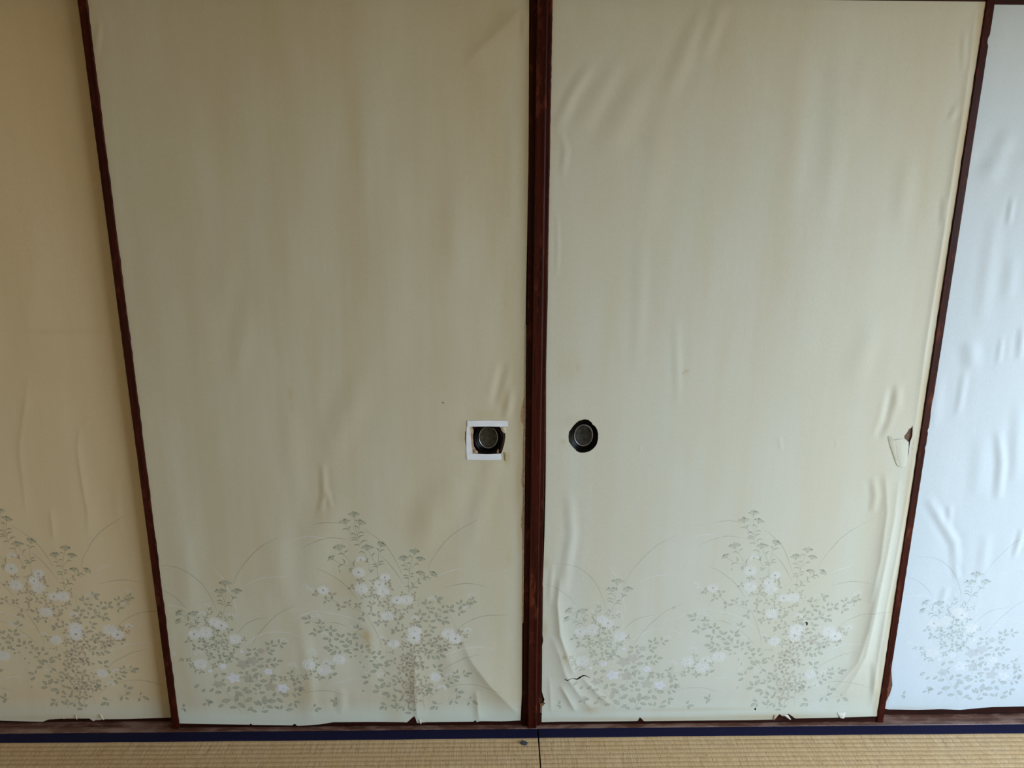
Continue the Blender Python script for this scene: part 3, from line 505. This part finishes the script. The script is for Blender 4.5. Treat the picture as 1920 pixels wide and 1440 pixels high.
# ------------------------------------------------------------------ the printed flowers (flat ink on the sheet)
INK = {'green': (0.235, 0.275, 0.205), 'greenfill': (0.40, 0.45, 0.36), 'solid': (0.28, 0.33, 0.255), 'brown': (0.325, 0.285, 0.235),
       'white': (0.88, 0.89, 0.90), 'pale': (0.78, 0.80, 0.76), 'mauve': (0.40, 0.34, 0.33), 'dark': (0.30, 0.31, 0.25), 'blue': (0.88, 0.89, 1.0),
       'centre': (0.34, 0.37, 0.31)}

def make_print():
    """polygons of the repeat: list of (points[(u,z)], colour, alpha, layer)"""
    R_ = random.Random(11)
    out = []
    def poly(p_, c, a, l): out.append((p_, INK[c], a, l))
    def curve(pts, n=None):
        P = np.array(pts, float).reshape(-1, 2) / 10000.0
        if len(P) < 3: return P
        res = []
        Q = np.vstack([2 * P[0] - P[1], P, 2 * P[-1] - P[-2]])
        for i in range(1, len(Q) - 2):
            m_ = max(3, int(np.hypot(*(Q[i + 1] - Q[i])) / 0.004))
            for t in np.linspace(0, 1, m_, endpoint=False):
                a, b, c, d_ = Q[i - 1], Q[i], Q[i + 1], Q[i + 2]
                res.append(0.5 * ((2 * b) + (-a + c) * t + (2 * a - 5 * b + 4 * c - d_) * t * t + (-a + 3 * b - 3 * c + d_) * t ** 3))
        res.append(P[-1])
        return np.array(res)
    def stroke(C, w0, w1, c, a, l, mid=None):
        n = len(C)
        T = np.gradient(C, axis=0); T /= (np.hypot(T[:, 0], T[:, 1])[:, None] + 1e-9)
        N = np.stack([-T[:, 1], T[:, 0]], -1)
        t = np.linspace(0, 1, n)
        w_ = w0 + (w1 - w0) * t if mid is None else (w0 * (1 - t) + w1 * t) + mid * np.sin(np.pi * t)
        A, B = C + N * w_[:, None] / 2, C - N * w_[:, None] / 2
        for i in range(n - 1):
            poly([A[i], A[i + 1], B[i + 1], B[i]], c, a, l)
    def leaf(b, t, wf, fill, edge, af, ae, l, rib=True):
        b = np.array(b); t = np.array(t); dv = t - b; L = np.hypot(*dv)
        if L < 1e-4: return
        n_ = np.array([-dv[1], dv[0]]) / L
        prof_ = [(0, 0), (.12, .5), (.3, .92), (.5, 1), (.7, .8), (.87, .4), (1, 0)]
        bend = R_.uniform(-.06, .06) * L
        def pt(s_, w_): return b + dv * s_ + n_ * (w_ * wf * L / 2 + bend * math.sin(math.pi * s_))
        up = [pt(s_, w_) for s_, w_ in prof_]; dn = [pt(s_, -w_) for s_, w_ in prof_]
        poly(up + dn[-2:0:-1], fill, af, l)
        if edge:
            e = min(0.0011, 0.16 * wf * L)
            for side in (up, dn):
                stroke(np.array(side), e, e * .8, edge, ae, l + 1)
            if rib: stroke(np.array([pt(0.05, 0), pt(.5, 0), pt(.85, 0)]), e, e * .5, edge, ae * .8, l + 1)
    for a in DESIGN['da']: stroke(curve(a), 0.0005, 0.0005, 'dark', 0.58, 0, mid=0.0009)
    for a in DESIGN['wa']: stroke(curve(a), 0.0005, 0.0005, 'white', 0.62, 0, mid=0.0015)
    for a in DESIGN['st']: stroke(curve(a), 0.0009, 0.0010, 'green', 0.48, 1)
    for a in DESIGN['tl']:
        P = np.array(a, float).reshape(2, 2) / 10000.0
        dv = P[1] - P[0]; n_ = np.array([-dv[1], dv[0]])
        if n_[1] < 0: n_ = -n_
        C = np.array([P[0] + dv * t + n_ * 0.28 * math.sin(math.pi * t) for t in np.linspace(0, 1, 7)])
        stroke(C, 0.0005, 0.0004, 'green', 0.60, 1, mid=0.0026)
    for x, z, wd, rot in DESIGN['um']:
        cx, cz, hw = x / 10000.0, z / 10000.0, wd / 10000.0
        a = math.radians(-rot); ca, sa = math.cos(a), math.sin(a)
        def W(px, pz): return np.array([cx + px * ca - pz * sa, cz + px * sa + pz * ca])
        base = W(0, -hw * 0.55)
        for k in range(7):
            t = -1 + 2 * k / 6
            tip = W(t * hw * 0.92, hw * (0.32 - 0.38 * t * t))
            stroke(np.array([base, (base + tip) / 2 + np.array([0, -hw * .05]), tip]), 0.0007, 0.0009, 'green', 0.38, 1)
        for k in range(26):
            t = R_.uniform(-1, 1); v_ = R_.uniform(-.12, .22)
            c = W(t * hw, hw * (0.36 - 0.42 * t * t + v_ * (1 - .5 * abs(t))))
            r_ = R_.uniform(.0008, .0016)
            poly([c + np.array([math.cos(q) * r_ * 1.3, math.sin(q) * r_]) for q in np.linspace(0, 6.28, 7)[:-1]], 'green' if k % 3 else 'solid', 0.40, 2)
        poly([W(t * hw, hw * (0.40 - 0.42 * t * t)) for t in np.linspace(-1, 1, 9)] + [W(0.25 * hw, -.3 * hw), W(-.25 * hw, -.3 * hw)], 'greenfill', 0.28, 0)
    # the brown spike at the foot of the large bush is among the stems; trefoils
    def trefoil(x, z, r_, fill, al, l, edge=None):
        cx, cz, r_ = x / 10000.0, z / 10000.0, r_ / 10000.0
        a0 = R_.uniform(0, 6.28)
        n = R_.choice([3, 3, 4])
        st_ = np.array([cx, cz])
        for k in range(n):
            a = a0 + k * (2.25 if n == 3 else 1.5) + R_.uniform(-.25, .25)
            L = r_ * R_.uniform(1.05, 1.45)
            dv = np.array([math.cos(a), math.sin(a)])
            leaf(st_ + dv * r_ * .12, st_ + dv * L, R_.uniform(.46, .62), fill, edge, al, al, l, False)
        a = a0 - 1.2
        stroke(np.array([st_, st_ + np.array([math.cos(a), math.sin(a)]) * r_ * .8]), .0008, .0006, fill, al * .8, l)
    for x, z, r_ in DESIGN['cb']: trefoil(x, z, r_, 'brown', 0.45, 2)
    for x, z, r_ in DESIGN['cg']: trefoil(x, z, r_, 'solid', 0.52, 2)
    for a in DESIGN['gl']:
        P = np.array(a, float).reshape(2, 2) / 10000.0
        leaf(P[0], P[1], R_.uniform(.44, .54), 'greenfill', 'green', 0.45, 0.60, 3)
    def daisy(x, z, r_, kind):
        c = np.array([x, z]) / 10000.0; r_ = 1.22 * r_ / 10000.0
        n = R_.choice([14, 15, 16]) if r_ > .009 else 11
        colr, al = ('white', .80) if kind < 2 else (('white', .62) if kind == 2 else ('white', .36))
        a0 = R_.uniform(0, 1)
        arc = 6.2832 if kind < 2 else 3.9
        st_ = a0 if kind < 2 else math.pi / 2 - arc / 2 + R_.uniform(-.5, .5)
        for k in range(n):
            a = st_ + arc * k / n
            dv = np.array([math.cos(a), math.sin(a) * .92])
            L = r_ * R_.uniform(.92, 1.06)
            nn = np.array([-dv[1], dv[0]])
            hw = arc * r_ / n * 0.31
            w0 = hw * .35
            poly([c + dv * r_ * .18 + nn * w0, c + dv * L * .55 + nn * hw * .8, c + dv * L * .88 + nn * hw * .9, c + dv * L,
                  c + dv * L * .88 - nn * hw * .9, c + dv * L * .55 - nn * hw * .8, c + dv * r_ * .18 - nn * w0], colr, al, 5)
        if kind in (1, 2):
            poly([c + np.array([math.cos(q), math.sin(q)]) * r_ * .17 for q in np.linspace(0, 6.28, 9)[:-1]], 'centre', .6, 6)
        elif kind == 0:
            poly([c + np.array([math.cos(q), math.sin(q)]) * r_ * .24 for q in np.linspace(0, 6.28, 11)[:-1]], 'white', .35, 6)
    for x, z, r_, k in DESIGN['dy']: daisy(x, z, r_, k)
    def bell(x, z, r_, colr, al, l):
        c = np.array([x, z]) / 10000.0; r_ = r_ / 10000.0
        a0 = R_.uniform(0, 6.28)
        star = []
        for k in range(5):
            a = a0 + k * 1.2566
            for da, rr in ((-.48, .78), (-.28, .94), (0, 1.14), (.28, .94), (.48, .78), (.628, .66)):
                star.append(c + np.array([math.cos(a + da), math.sin(a + da) * .85]) * r_ * rr)
        poly(star, colr, al, l)
    for x, z, r_ in DESIGN['pk']: bell(x, z, r_, 'mauve', .34, 4)
    for x, z, r_ in DESIGN['ky']:
        bell(x, z, r_, 'blue', .8, 6)
        c = np.array([x, z]) / 10000.0
        poly([c + np.array([math.cos(q), math.sin(q)]) * r_ / 10000 * .14 for q in np.linspace(0, 6.28, 7)[:-1]], 'mauve', .3, 7)
    return out

def dedupe(key, tol):
    out, pos = [], []
    for it in DESIGN[key]:
        if key == 'gl':
            c = np.array([(it[0] + it[2]) / 2, (it[1] + it[3]) / 2, ])
        else: c = np.array(it[:2], float)
        if all(np.hypot(*(c - q)) > tol for q in pos):
            pos.append(c); out.append(it)
    DESIGN[key] = out
for key, tol in (('gl', 42), ('cb', 74), ('cg', 60), ('dy', 45)): dedupe(key, tol)
PRINT = make_print()
INKSTR = {1: 0.76, 2: 0.78, 3: 0.50, 4: 0.46}

def build_print(d, x0, x1, y0, parent):
    sh = PRINT_SHIFT[d]
    V, F, C, Ly = [], [], [], []
    for q, (pts, c, a, l) in enumerate(PRINT):
        P = np.asarray(pts, float)
        if P[:, 0].min() + sh < x0 + 0.004 or P[:, 0].max() + sh > x1 - 0.004: continue
        k = len(V)
        if c[2] > 0.7: a = min(1.0, a * (1.25 if d > 2 else 0.95))
        for x, z in P: V.append((x + sh, z)); C.append((*c, a)); Ly.append(0.00018 + l * 0.00004 + (q % 400) * 5e-8)
        F.append(list(range(k, k + len(P))))
    V = np.array(V); Ly = np.array(Ly)
    h = sheet(d, V[:, 0], V[:, 1])
    Y = y0 - 0.0002 - h - Ly
    o = mobj('floral_print', np.stack([V[:, 0], Y, V[:, 1]], -1), F, print_mat('flower_ink_%d' % d, INKSTR[d]), parent)
    o['kind'] = 'stuff'
    o['label'] = 'pale printed wild flowers, leaves and grasses'
    ca = o.data.color_attributes.new('ink', 'FLOAT_COLOR', 'POINT')
    ca.data.foreach_set('color', np.array(C, np.float32).ravel())
    return o

# ------------------------------------------------------------------ door frames
def stile(parent, x0, x1, yf, yb, z0, z1, seed, chips=()):
    b = 0.0022
    prof_ = [(x0, yb), (x1, yb), (x1, yf + b), (x1 - b * .4, yf + b * .3), (x1 - b, yf), (x0 + b, yf), (x0 + b * .4, yf + b * .3), (x0, yf + b)]
    rr = np.random.default_rng(seed)
    jt = {}
    def jit(i, a):
        k = (i, round(a, 4))
        if k not in jt:
            jx = rr.normal(0, 0.00018) if i in (2, 3, 6, 7) else 0
            for (zc, hh, sd, dep) in chips:
                if abs(a - zc) < hh:
                    if sd > 0 and i in (2, 3, 4): jx -= dep
                    if sd < 0 and i in (5, 6, 7): jx += dep
            jt[k] = (jx, 0)
        return jt[k]
    v, fc = extrude_profile(prof_, z0, z1, 'z', n=240, jitter=jit)
    o = mobj('stile', v, fc, M_frame, parent)
    return fix_normals(o)

def rail(name, parent, x0, x1, yf, yb, z0, z1):
    b = 0.0012
    prof_ = [(yb, z0), (yf + b, z0), (yf, z0 + b), (yf, z1 - b), (yf + b, z1), (yb, z1)]
    v, fc = extrude_profile(prof_, x0, x1, 'x', n=40)
    return fix_normals(mobj(name, v, fc, M_rail, parent))

def ellipse_lathe(name, cx, cz, rings, parent, mat, n=56, cap=True, smooth=True):
    """rings: (rx, rz, y)"""
    V, F = [], []
    for rx, rz, y in rings:
        for k in range(n):
            a = 2 * math.pi * k / n
            V.append((cx + rx * math.cos(a), y, cz + rz * math.sin(a)))
    for i in range(len(rings) - 1):
        for k in range(n):
            j = (k + 1) % n
            F.append((i*n+k, i*n+j, (i+1)*n+j, (i+1)*n+k))
    if cap: F.append(tuple((len(rings) - 1) * n + k for k in range(n)))
    return mobj(name, V, F, mat, parent, smooth=smooth)

def slab(name, pts, y, t, mat, parent, lift=None):
    """thin cut sheet with outline pts (x,z), front face at y"""
    n = len(pts)
    V = [(x, y - (lift(x, z) if lift else 0), z) for x, z in pts] + [(x, y + t - (lift(x, z) if lift else 0), z) for x, z in pts]
    F = [tuple(range(n)), tuple(range(2*n - 1, n - 1, -1))] + [(i, i + n, (i + 1) % n + n, (i + 1) % n) for i in range(n)]
    return fix_normals(mobj(name, V, F, mat, parent))

def grid_sheet(name, rows, mat, parent):
    """a curled bit of paper from rows of 3-D points"""
    nr, nc = len(rows), len(rows[0])
    V = [p_ for rw in rows for p_ in rw]
    F = [(i*nc+j, i*nc+j+1, (i+1)*nc+j+1, (i+1)*nc+j) for i in range(nr - 1) for j in range(nc - 1)]
    return mobj(name, V, F, mat, parent, smooth=True)

def finger_pull(parent, cx, cz, y0, rim, ring, rc, plate):
    """recessed oval cup: black flange and wall, pewter bead, embossed floor"""
    rx, rz = rim; qx, qz = ring
    p_ = ellipse_lathe('finger_pull', cx, cz, [(rx * .99, rz * .99, y0 + .0042), (rx, rz, y0 + .0022), (rx * .97, rz * .97, y0 + .0014), (rx * .90, rz * .90, y0 + .0016),
                        (rx * .82, rz * .84, y0 + .0040), (qx * 1.10, qz * 1.10, y0 + .0100), (qx * 1.0, qz * 1.0, y0 + .0105)], parent, M_lacq, cap=True)
    dx, dz = rc[0] - cx, rc[1] - cz
    b = 0.0011
    rr = []
    for k in range(9):
        a = math.pi * k / 8
        rr.append((qx + b * math.cos(a), qz + b * math.cos(a), y0 + .0100 - b * 1.3 * math.sin(a)))
    q = ellipse_lathe('pull_ring', rc[0], rc[1], rr, p_, M_ring, cap=False)
    q['label'] = 'worn grey metal ring'
    q = ellipse_lathe('pull_plate', rc[0], rc[1], [(qx * .97, qz * .97, y0 + .0100), (qx * .9, qz * .9, y0 + .0096), (qx * .84, qz * .84, y0 + .0101)], p_, plate)
    return p_

DOORS = {}
def make_door(d, ox0, ox1, y0, px0, px1, label, chipsL=(), chipsR=()):
    dr = empty('door_%d' % d, ((ox0 + ox1) / 2, y0, 0.0))
    tag(dr, label, 'door', 'sliding paper doors', 'structure')
    yb = y0 + 0.0175
    stile(dr, ox0, px0, y0 - 0.003, yb, 0.0005, 1.733, 10 * d + 1, chipsL)
    stile(dr, px1, ox1, y0 - 0.003, yb, 0.0005, 1.733, 10 * d + 2, chipsR)
    rail('bottom_rail', dr, px0, px1, y0 + 0.0004, yb, 0.0005, 0.030)
    rail('top_rail', dr, px0, px1, y0 + 0.0004, yb, 1.705, 1.733)
    c = mobj('core_panel', *box(px0, px1, y0 + 0.0120, y0 + 0.0165, 0.030, 1.705), M_core, dr)
    DOORS[d] = dr
    return dr

FY, BY = 0.0, 0.026
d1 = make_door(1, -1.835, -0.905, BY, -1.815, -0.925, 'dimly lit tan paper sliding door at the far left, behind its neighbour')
d2 = make_door(2, -0.9195, -0.0012, FY, -0.9005, -0.0225, 'cream paper sliding door with white tape patches around its finger pull',
               chipsL=[(0.52, .006, 1, .0012), (1.02, .004, 1, .001)])
d3 = make_door(3, 0.0012, 0.9185, FY, 0.0225, 0.9000, 'cream paper sliding door with a torn flap near its right edge',
               chipsL=[(0.30, .01, 1, .001)], chipsR=[(1.642, .006, 1, .0028), (0.86, .02, 1, .0012), (0.80, .004, 1, .002), (0.76, .003, 1, .0015), (0.10, .004, 1, .002)])
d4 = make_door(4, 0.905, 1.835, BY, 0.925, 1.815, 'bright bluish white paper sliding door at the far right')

SPAN = {1: (-1.815, -0.925, BY), 2: (-0.9005, -0.0225, FY), 3: (0.0225, 0.9000, FY), 4: (0.925, 1.815, BY)}
for d, dr in DOORS.items():
    x0, x1, y0 = SPAN[d]
    pa = build_paper(d, x0, x1, y0, dr)
    build_print(d, x0, x1, y0, pa)

# backing boards glued behind the sheet, coloured dark to give cracks a deep gap's shade, cut away around the pulls
for d in (2, 3):
    x0, x1, y0 = SPAN[d]
    # frames of card on the four sides of the pull pocket
    pc = (-0.1097, 0.7803) if d == 2 else (0.1119, 0.7882)
    bx = [(x0, pc[0] - .045, y0 + .0045, y0 + .0115, .03, 1.705), (pc[0] + .045, x1, y0 + .0045, y0 + .0115, .03, 1.705),
          (pc[0] - .045, pc[0] + .045, y0 + .0045, y0 + .0115, .03, pc[1] - .045), (pc[0] - .045, pc[0] + .045, y0 + .0045, y0 + .0115, pc[1] + .045, 1.705)]
    mobj('backing_card', *bbox_join(bx), M_core, DOORS[d])

# cover strip over the meeting edges, fixed to the third door
prof_ = [(-0.0100, -0.0034), (-0.0100, -0.0115), (-0.0085, -0.0140), (0.0098, -0.0140), (0.0126, -0.0118), (0.0132, -0.0085), (0.0132, -0.0034)]
v, fc = extrude_profile(prof_, 0.0012, 1.733, 'z', n=60)
o = fix_normals(mobj('cover_strip', v, fc, M_frame, d3))
o['label'] = 'rounded dark red-brown strip covering the meeting edge'

# finger pulls
finger_pull(d2, -0.1097, 0.7803, FY, (0.0340, 0.0345), (0.0216, 0.0262), (-0.1092, 0.7825), M_plate2)
finger_pull(d3, 0.1119, 0.7882, FY, (0.0365, 0.0415), (0.0212, 0.0257), (0.1128, 0.7872), M_plate)

# ------------------------------------------------------------------ tape, flaps and torn bits
def rf(d): return lambda x, z: float(relief(d, np.array([x]), np.array([z]))[0])
def P2(l): return [(l[i], l[i + 1]) for i in range(0, len(l), 2)]
tl = slab('tape_strip', P2([-0.1588, 0.8129, -0.1529, 0.8122, -0.1507, 0.7988, -0.1488, 0.7815, -0.1479, 0.7662, -0.1465, 0.752, -0.1465, 0.7459, -0.1601, 0.7328, -0.1601, 0.7662, -0.1596, 0.7934]), -0.0011, 0.0005, M_tape, d2, rf(2))
tt = slab('tape_strip', P2([-0.1576, 0.8263, -0.1096, 0.8273, -0.0641, 0.8262, -0.0633, 0.8119, -0.1096, 0.8126, -0.1569, 0.8122]), -0.0017, 0.0005, M_tape, d2, rf(2))
tb = slab('tape_strip', P2([-0.1595, 0.7443, -0.1465, 0.7463, -0.1098, 0.7451, -0.0798, 0.7464, -0.0777, 0.7315, -0.1202, 0.7305, -0.1586, 0.7317]), -0.0017, 0.0005, M_tape, d2, rf(2))
for o in (tl, tt, tb): o['label'] = 'white paper tape strip'

def ragged_patch(name, cx, cz, pts, y, mat, parent):
    return slab(name, [(cx + a / 1000, cz + b / 1000) for a, b in pts], y, 0.0006, mat, parent)

# torn underpaper left and right of the taped pull, and crumpled corner scraps
ragged_patch('torn_underpaper', -0.1097, 0.7803, [(-43, 30), (-36, 31), (-33, 22), (-35, 8), (-34, -6), (-33, -16), (-28, -26), (-33, -30), (-38, -24), (-41, -6), (-42, 12)], 0.0004, M_under, d2)
ragged_patch('torn_underpaper', -0.1097, 0.7803, [(33, 28), (40, 20), (41, 8), (38, -8), (33, -28), (27, -31), (31, -20), (34, -6), (35, 6), (33, 18)], 0.0016, M_core, d2)
grid_sheet('torn_scrap', [[(-0.0790, -0.0012, 0.8115), (-0.0745, -0.0030, 0.8118), (-0.0680, -0.0012, 0.8100)],
                          [(-0.0800, -0.0016, 0.8055), (-0.0745, -0.0058, 0.8045), (-0.0672, -0.0036, 0.8010)],
                          [(-0.0770, -0.0014, 0.8000), (-0.0735, -0.0046, 0.7985), (-0.0700, -0.0030, 0.7970)]], M_fibre, d2)
grid_sheet('torn_scrap', [[(-0.1440, -0.0012, 0.7560), (-0.1390, -0.0040, 0.7570), (-0.1340, -0.0012, 0.7520)],
                          [(-0.1425, -0.0014, 0.7500), (-0.1380, -0.0052, 0.7490), (-0.1330, -0.0020, 0.7470)]], M_under, d2)
grid_sheet('torn_scrap', [[(-0.0880, -0.0008, 0.7560), (-0.0845, -0.0035, 0.7575)], [(-0.0895, -0.0010, 0.7480), (-0.0850, -0.0020, 0.7475)]], M_under, d2)
grid_sheet('torn_scrap', [[(-0.0735, -0.0012, 0.7500), (-0.0690, -0.0020, 0.7490), (-0.0650, -0.0012, 0.7440)],
                          [(-0.0715, -0.0014, 0.7390), (-0.0680, -0.0036, 0.7370), (-0.0645, -0.0014, 0.7350)],
                          [(-0.0705, -0.0014, 0.7290), (-0.0675, -0.0024, 0.7280), (-0.0650, -0.0014, 0.7290)]], plain_mat('glue_stained_paper', (0.40, 0.34, 0.20), 0.8, 0, 200, .2), d2)

# strip of torn underpaper down the right edge of the taped door, with a pale frayed edge
rr = np.random.default_rng(3)
zsn = np.linspace(0.330, 0.890, 90)
V, F = [], []
for z in zsn:
    V += [(-0.046, 0.0008, z), (-0.0240 + rr.normal(0, .0006), -0.0002, z)]
for k in range(len(zsn) - 1): F.append((2*k, 2*k+1, 2*k+3, 2*k+2))
mobj('torn_underpaper', V, F, M_under, d2)
V, F = [], []
zsn = np.linspace(0.30, 1.05, 160)
for z in zsn:
    wq = abs(rr.normal(0.0009, .0008)) * (1 if z < .9 else .45)
    V += [(-0.0252 - wq, -0.0006, z), (-0.0245, -0.0024 - abs(rr.normal(0, .0006)), z), (-0.0238, -0.0012, z)]
for k in range(len(zsn) - 1):
    F += [(3*k, 3*k+1, 3*k+4, 3*k+3), (3*k+1, 3*k+2, 3*k+5, 3*k+4)]
mobj('frayed_edge', V, F, M_fibre, d2)

slab('backing_board', [(0.862, 0.76), (0.895, 0.76), (0.895, 0.84), (0.862, 0.84)], 0.0030, 0.001, plain_mat('brown_board', (0.135, 0.075, 0.05), 0.8, 0, 60, .25), d3)
# loose flap of the tear near the right edge of the third door
def curl(pts):
    return [[(x, y, z) for x, y, z in rw] for rw in pts]
M_flap = M_paper[3]
fl = grid_sheet('torn_flap', [[(0.8400, -0.00216, 0.7775), (0.8490, -0.00253, 0.7800), (0.8600, -0.00241, 0.7800), (0.8745, -0.00166, 0.7740)],
                         [(0.8470, -0.00278, 0.7600), (0.8550, -0.00352, 0.7590), (0.8650, -0.00340, 0.7590), (0.8765, -0.00216, 0.7580)],
                         [(0.8530, -0.00278, 0.7350), (0.8590, -0.00352, 0.7350), (0.8680, -0.00352, 0.7350), (0.8780, -0.00204, 0.7360)],
                         [(0.8600, -0.00179, 0.7125), (0.8650, -0.00278, 0.7120), (0.8710, -0.00278, 0.7122), (0.8780, -0.00142, 0.7140)]], M_flap, d3)
fl2 = grid_sheet('torn_flap', [[(0.8240, -0.00092, 0.7885), (0.8330, -0.00278, 0.7850), (0.8420, -0.00216, 0.7760)],
                         [(0.8330, -0.00092, 0.7640), (0.8430, -0.00328, 0.7600), (0.8490, -0.00241, 0.7560)],
                         [(0.8470, -0.00092, 0.7330), (0.8525, -0.00303, 0.7310), (0.8555, -0.00216, 0.7290)],
                         [(0.8560, -0.00092, 0.7150), (0.8590, -0.00204, 0.7140), (0.8606, -0.00154, 0.7130)]], M_flap, d3)
for o in (fl, fl2): o['label'] = 'loose torn flap of paper'

# small curled flaps along the hems
M_back = plain_mat('paper_back', (0.62, 0.59, 0.50), 0.8, 0, 150, .08)
def hem_flap(d, x, z, w_, h_, lean, out_, mat):
    x0, x1, y0 = SPAN[d]
    rows = []
    for k in range(4):
        t = k / 3
        rows.append([(x + lean * t - w_ / 2 * (1 - .5 * t), y0 - .0010 - out_ * t * .5, z - h_ * t), (x + lean * t, y0 - .0012 - out_ * math.sin(t * 2.2), z - h_ * t * 1.02),
                     (x + lean * t + w_ / 2 * (1 - .6 * t), y0 - .0010 - out_ * t * .9, z - h_ * t)])
    o = grid_sheet('torn_flap', rows, mat, DOORS[d])
    return o
hem_flap(2, -0.2872, 0.0215, .006, .0125, .003, .004, M_back)
hem_flap(3, 0.8055, 0.0300, .022, .0150, .003, .004, M_back)
hem_flap(3, 0.6330, 0.0245, .007, .0130, -.003, .003, M_under)
hem_flap(3, 0.6600, 0.0245, .012, .0120, .012, .003, M_back)
hem_flap(1, -1.1750, 0.0235, .006, .0120, .003, .004, M_paper[1])
hem_flap(1, -1.1130, 0.0230, .009, .0130, .010, .005, M_paper[1])
# bite out of the third door's lower left corner shows brown card
mobj('torn_underpaper', [(0.0226, .0004, .036), (0.036, .0012, .034), (0.036, .0012, .066), (0.0226, .0004, .064)], [(0, 1, 2, 3)], plain_mat('orange_brown_card', (0.20, 0.095, 0.035), 0.85, 0, 120, .4), d3)
# bare frame showing past the torn edge of the fourth door
mobj('backing_card', *box(0.925, 0.99, BY + .0006, BY + .004, 0.03, 0.2), plain_mat('red_brown_card', (0.13, 0.042, 0.020), 0.7, 0, 90, .35), d4)

# ------------------------------------------------------------------ tatami mats
def tatami(x0, x1, yf, label, seed):
    yn = yf - 0.905
    t = empty('tatami_mat', ((x0 + x1) / 2, (yf + yn) / 2, -0.055))
    tag(t, label, 'tatami mat', 'tatami mats along the doors')
    rr = np.random.default_rng(seed)
    mobj('straw_core', *box(x0 + .001, x1 - .001, yn, yf - .0005, -0.055, -0.0035), M_matside, t)
    hw = 0.0325
    # woven surface: one low rounded rib between each pair of warp lines
    per = 0.0146
    prof_ = []
    y = yf - hw + 0.002
    ye = yn + hw
    n = int((y - ye) / per)
    for k in range(n):
        for s_ in range(7):
            a = s_ / 7
            prof_.append((y - (k + a) * per, -0.0022 + 0.0022 * math.sin(math.pi * a) ** 0.55))
    nxx = 100
    V, F = [], []
    for i in range(nxx + 1):
        x = x0 + (x1 - x0) * i / nxx
        for j, (py, pz) in enumerate(prof_):
            V.append((x, py + 0.0008 * math.sin(x * 5 + seed) + 0.0003 * math.sin(x * 23), pz))
    m_ = len(prof_)
    for i in range(nxx):
        for j in range(m_ - 1):
            F.append((i*m_+j, i*m_+j+1, (i+1)*m_+j+1, (i+1)*m_+j))
    mobj('woven_rush', V, F, M_rush, t, smooth=True)
    for (ya, yb, sg) in ((yf, yf - hw, 1), (yn, yn + hw, -1)):
        V, F = [], []
        nn = 140
        for i in range(nn + 1):
            x = x0 + (x1 - x0) * i / nn
            wv = 0.0007 * math.sin(x * 9 + seed) + 0.0004 * math.sin(x * 41) + rr.normal(0, .00012)
            yi = yb + sg * wv
            if sg > 0:
                V += [(x, ya, -0.03), (x, ya, -0.0008), (x, ya - .001, 0.0002), (x, (ya + yb) / 2, 0.0006), (x, yi + .001, 0.0007), (x, yi, 0.0001), (x, yi, -0.003)]
            else:
                V += [(x, ya, -0.03), (x, ya, -0.0008), (x, ya + .001, 0.0002), (x, (ya + yb) / 2, 0.0006), (x, yi - .001, 0.0007), (x, yi, 0.0001), (x, yi, -0.003)]
        for i in range(nn):
            for j in range(6):
                F.append((i*7+j, i*7+j+1, (i+1)*7+j+1, (i+1)*7+j))
        o = mobj('border_cloth', V, F, M_cloth, t)
        fix_normals(o)
        o['label'] = 'dark navy cloth border'
    return t
tatami(-1.835, 0.0142, -0.0150, 'woven straw tatami mat with navy border on the left of the seam', 2)
tatami(0.0176, 1.835, -0.0135, 'woven straw tatami mat with navy border on the right of the seam', 5)

# little dark flake lying on the left mat
pts = [(-0.0315, -0.0655), (-0.0265, -0.0590), (-0.0185, -0.0605), (-0.0112, -0.0675), (-0.0160, -0.0745), (-0.0250, -0.0725)]
V = [(x, y, 0.0006) for x, y in pts] + [(x * .97 - .0006, y * .985 - .001, 0.0030) for x, y in pts]
n = len(pts)
F = [tuple(range(n - 1, -1, -1)), tuple(range(n, 2 * n))] + [(i, (i + 1) % n, (i + 1) % n + n, i + n) for i in range(n)]
o = mobj('debris_flake', V, F, M_flake, origin=(-0.021, -0.067, 0.0006))
fix_normals(o)
tag(o, 'small dark grey flake lying on the straw beside the mat seam', 'debris')
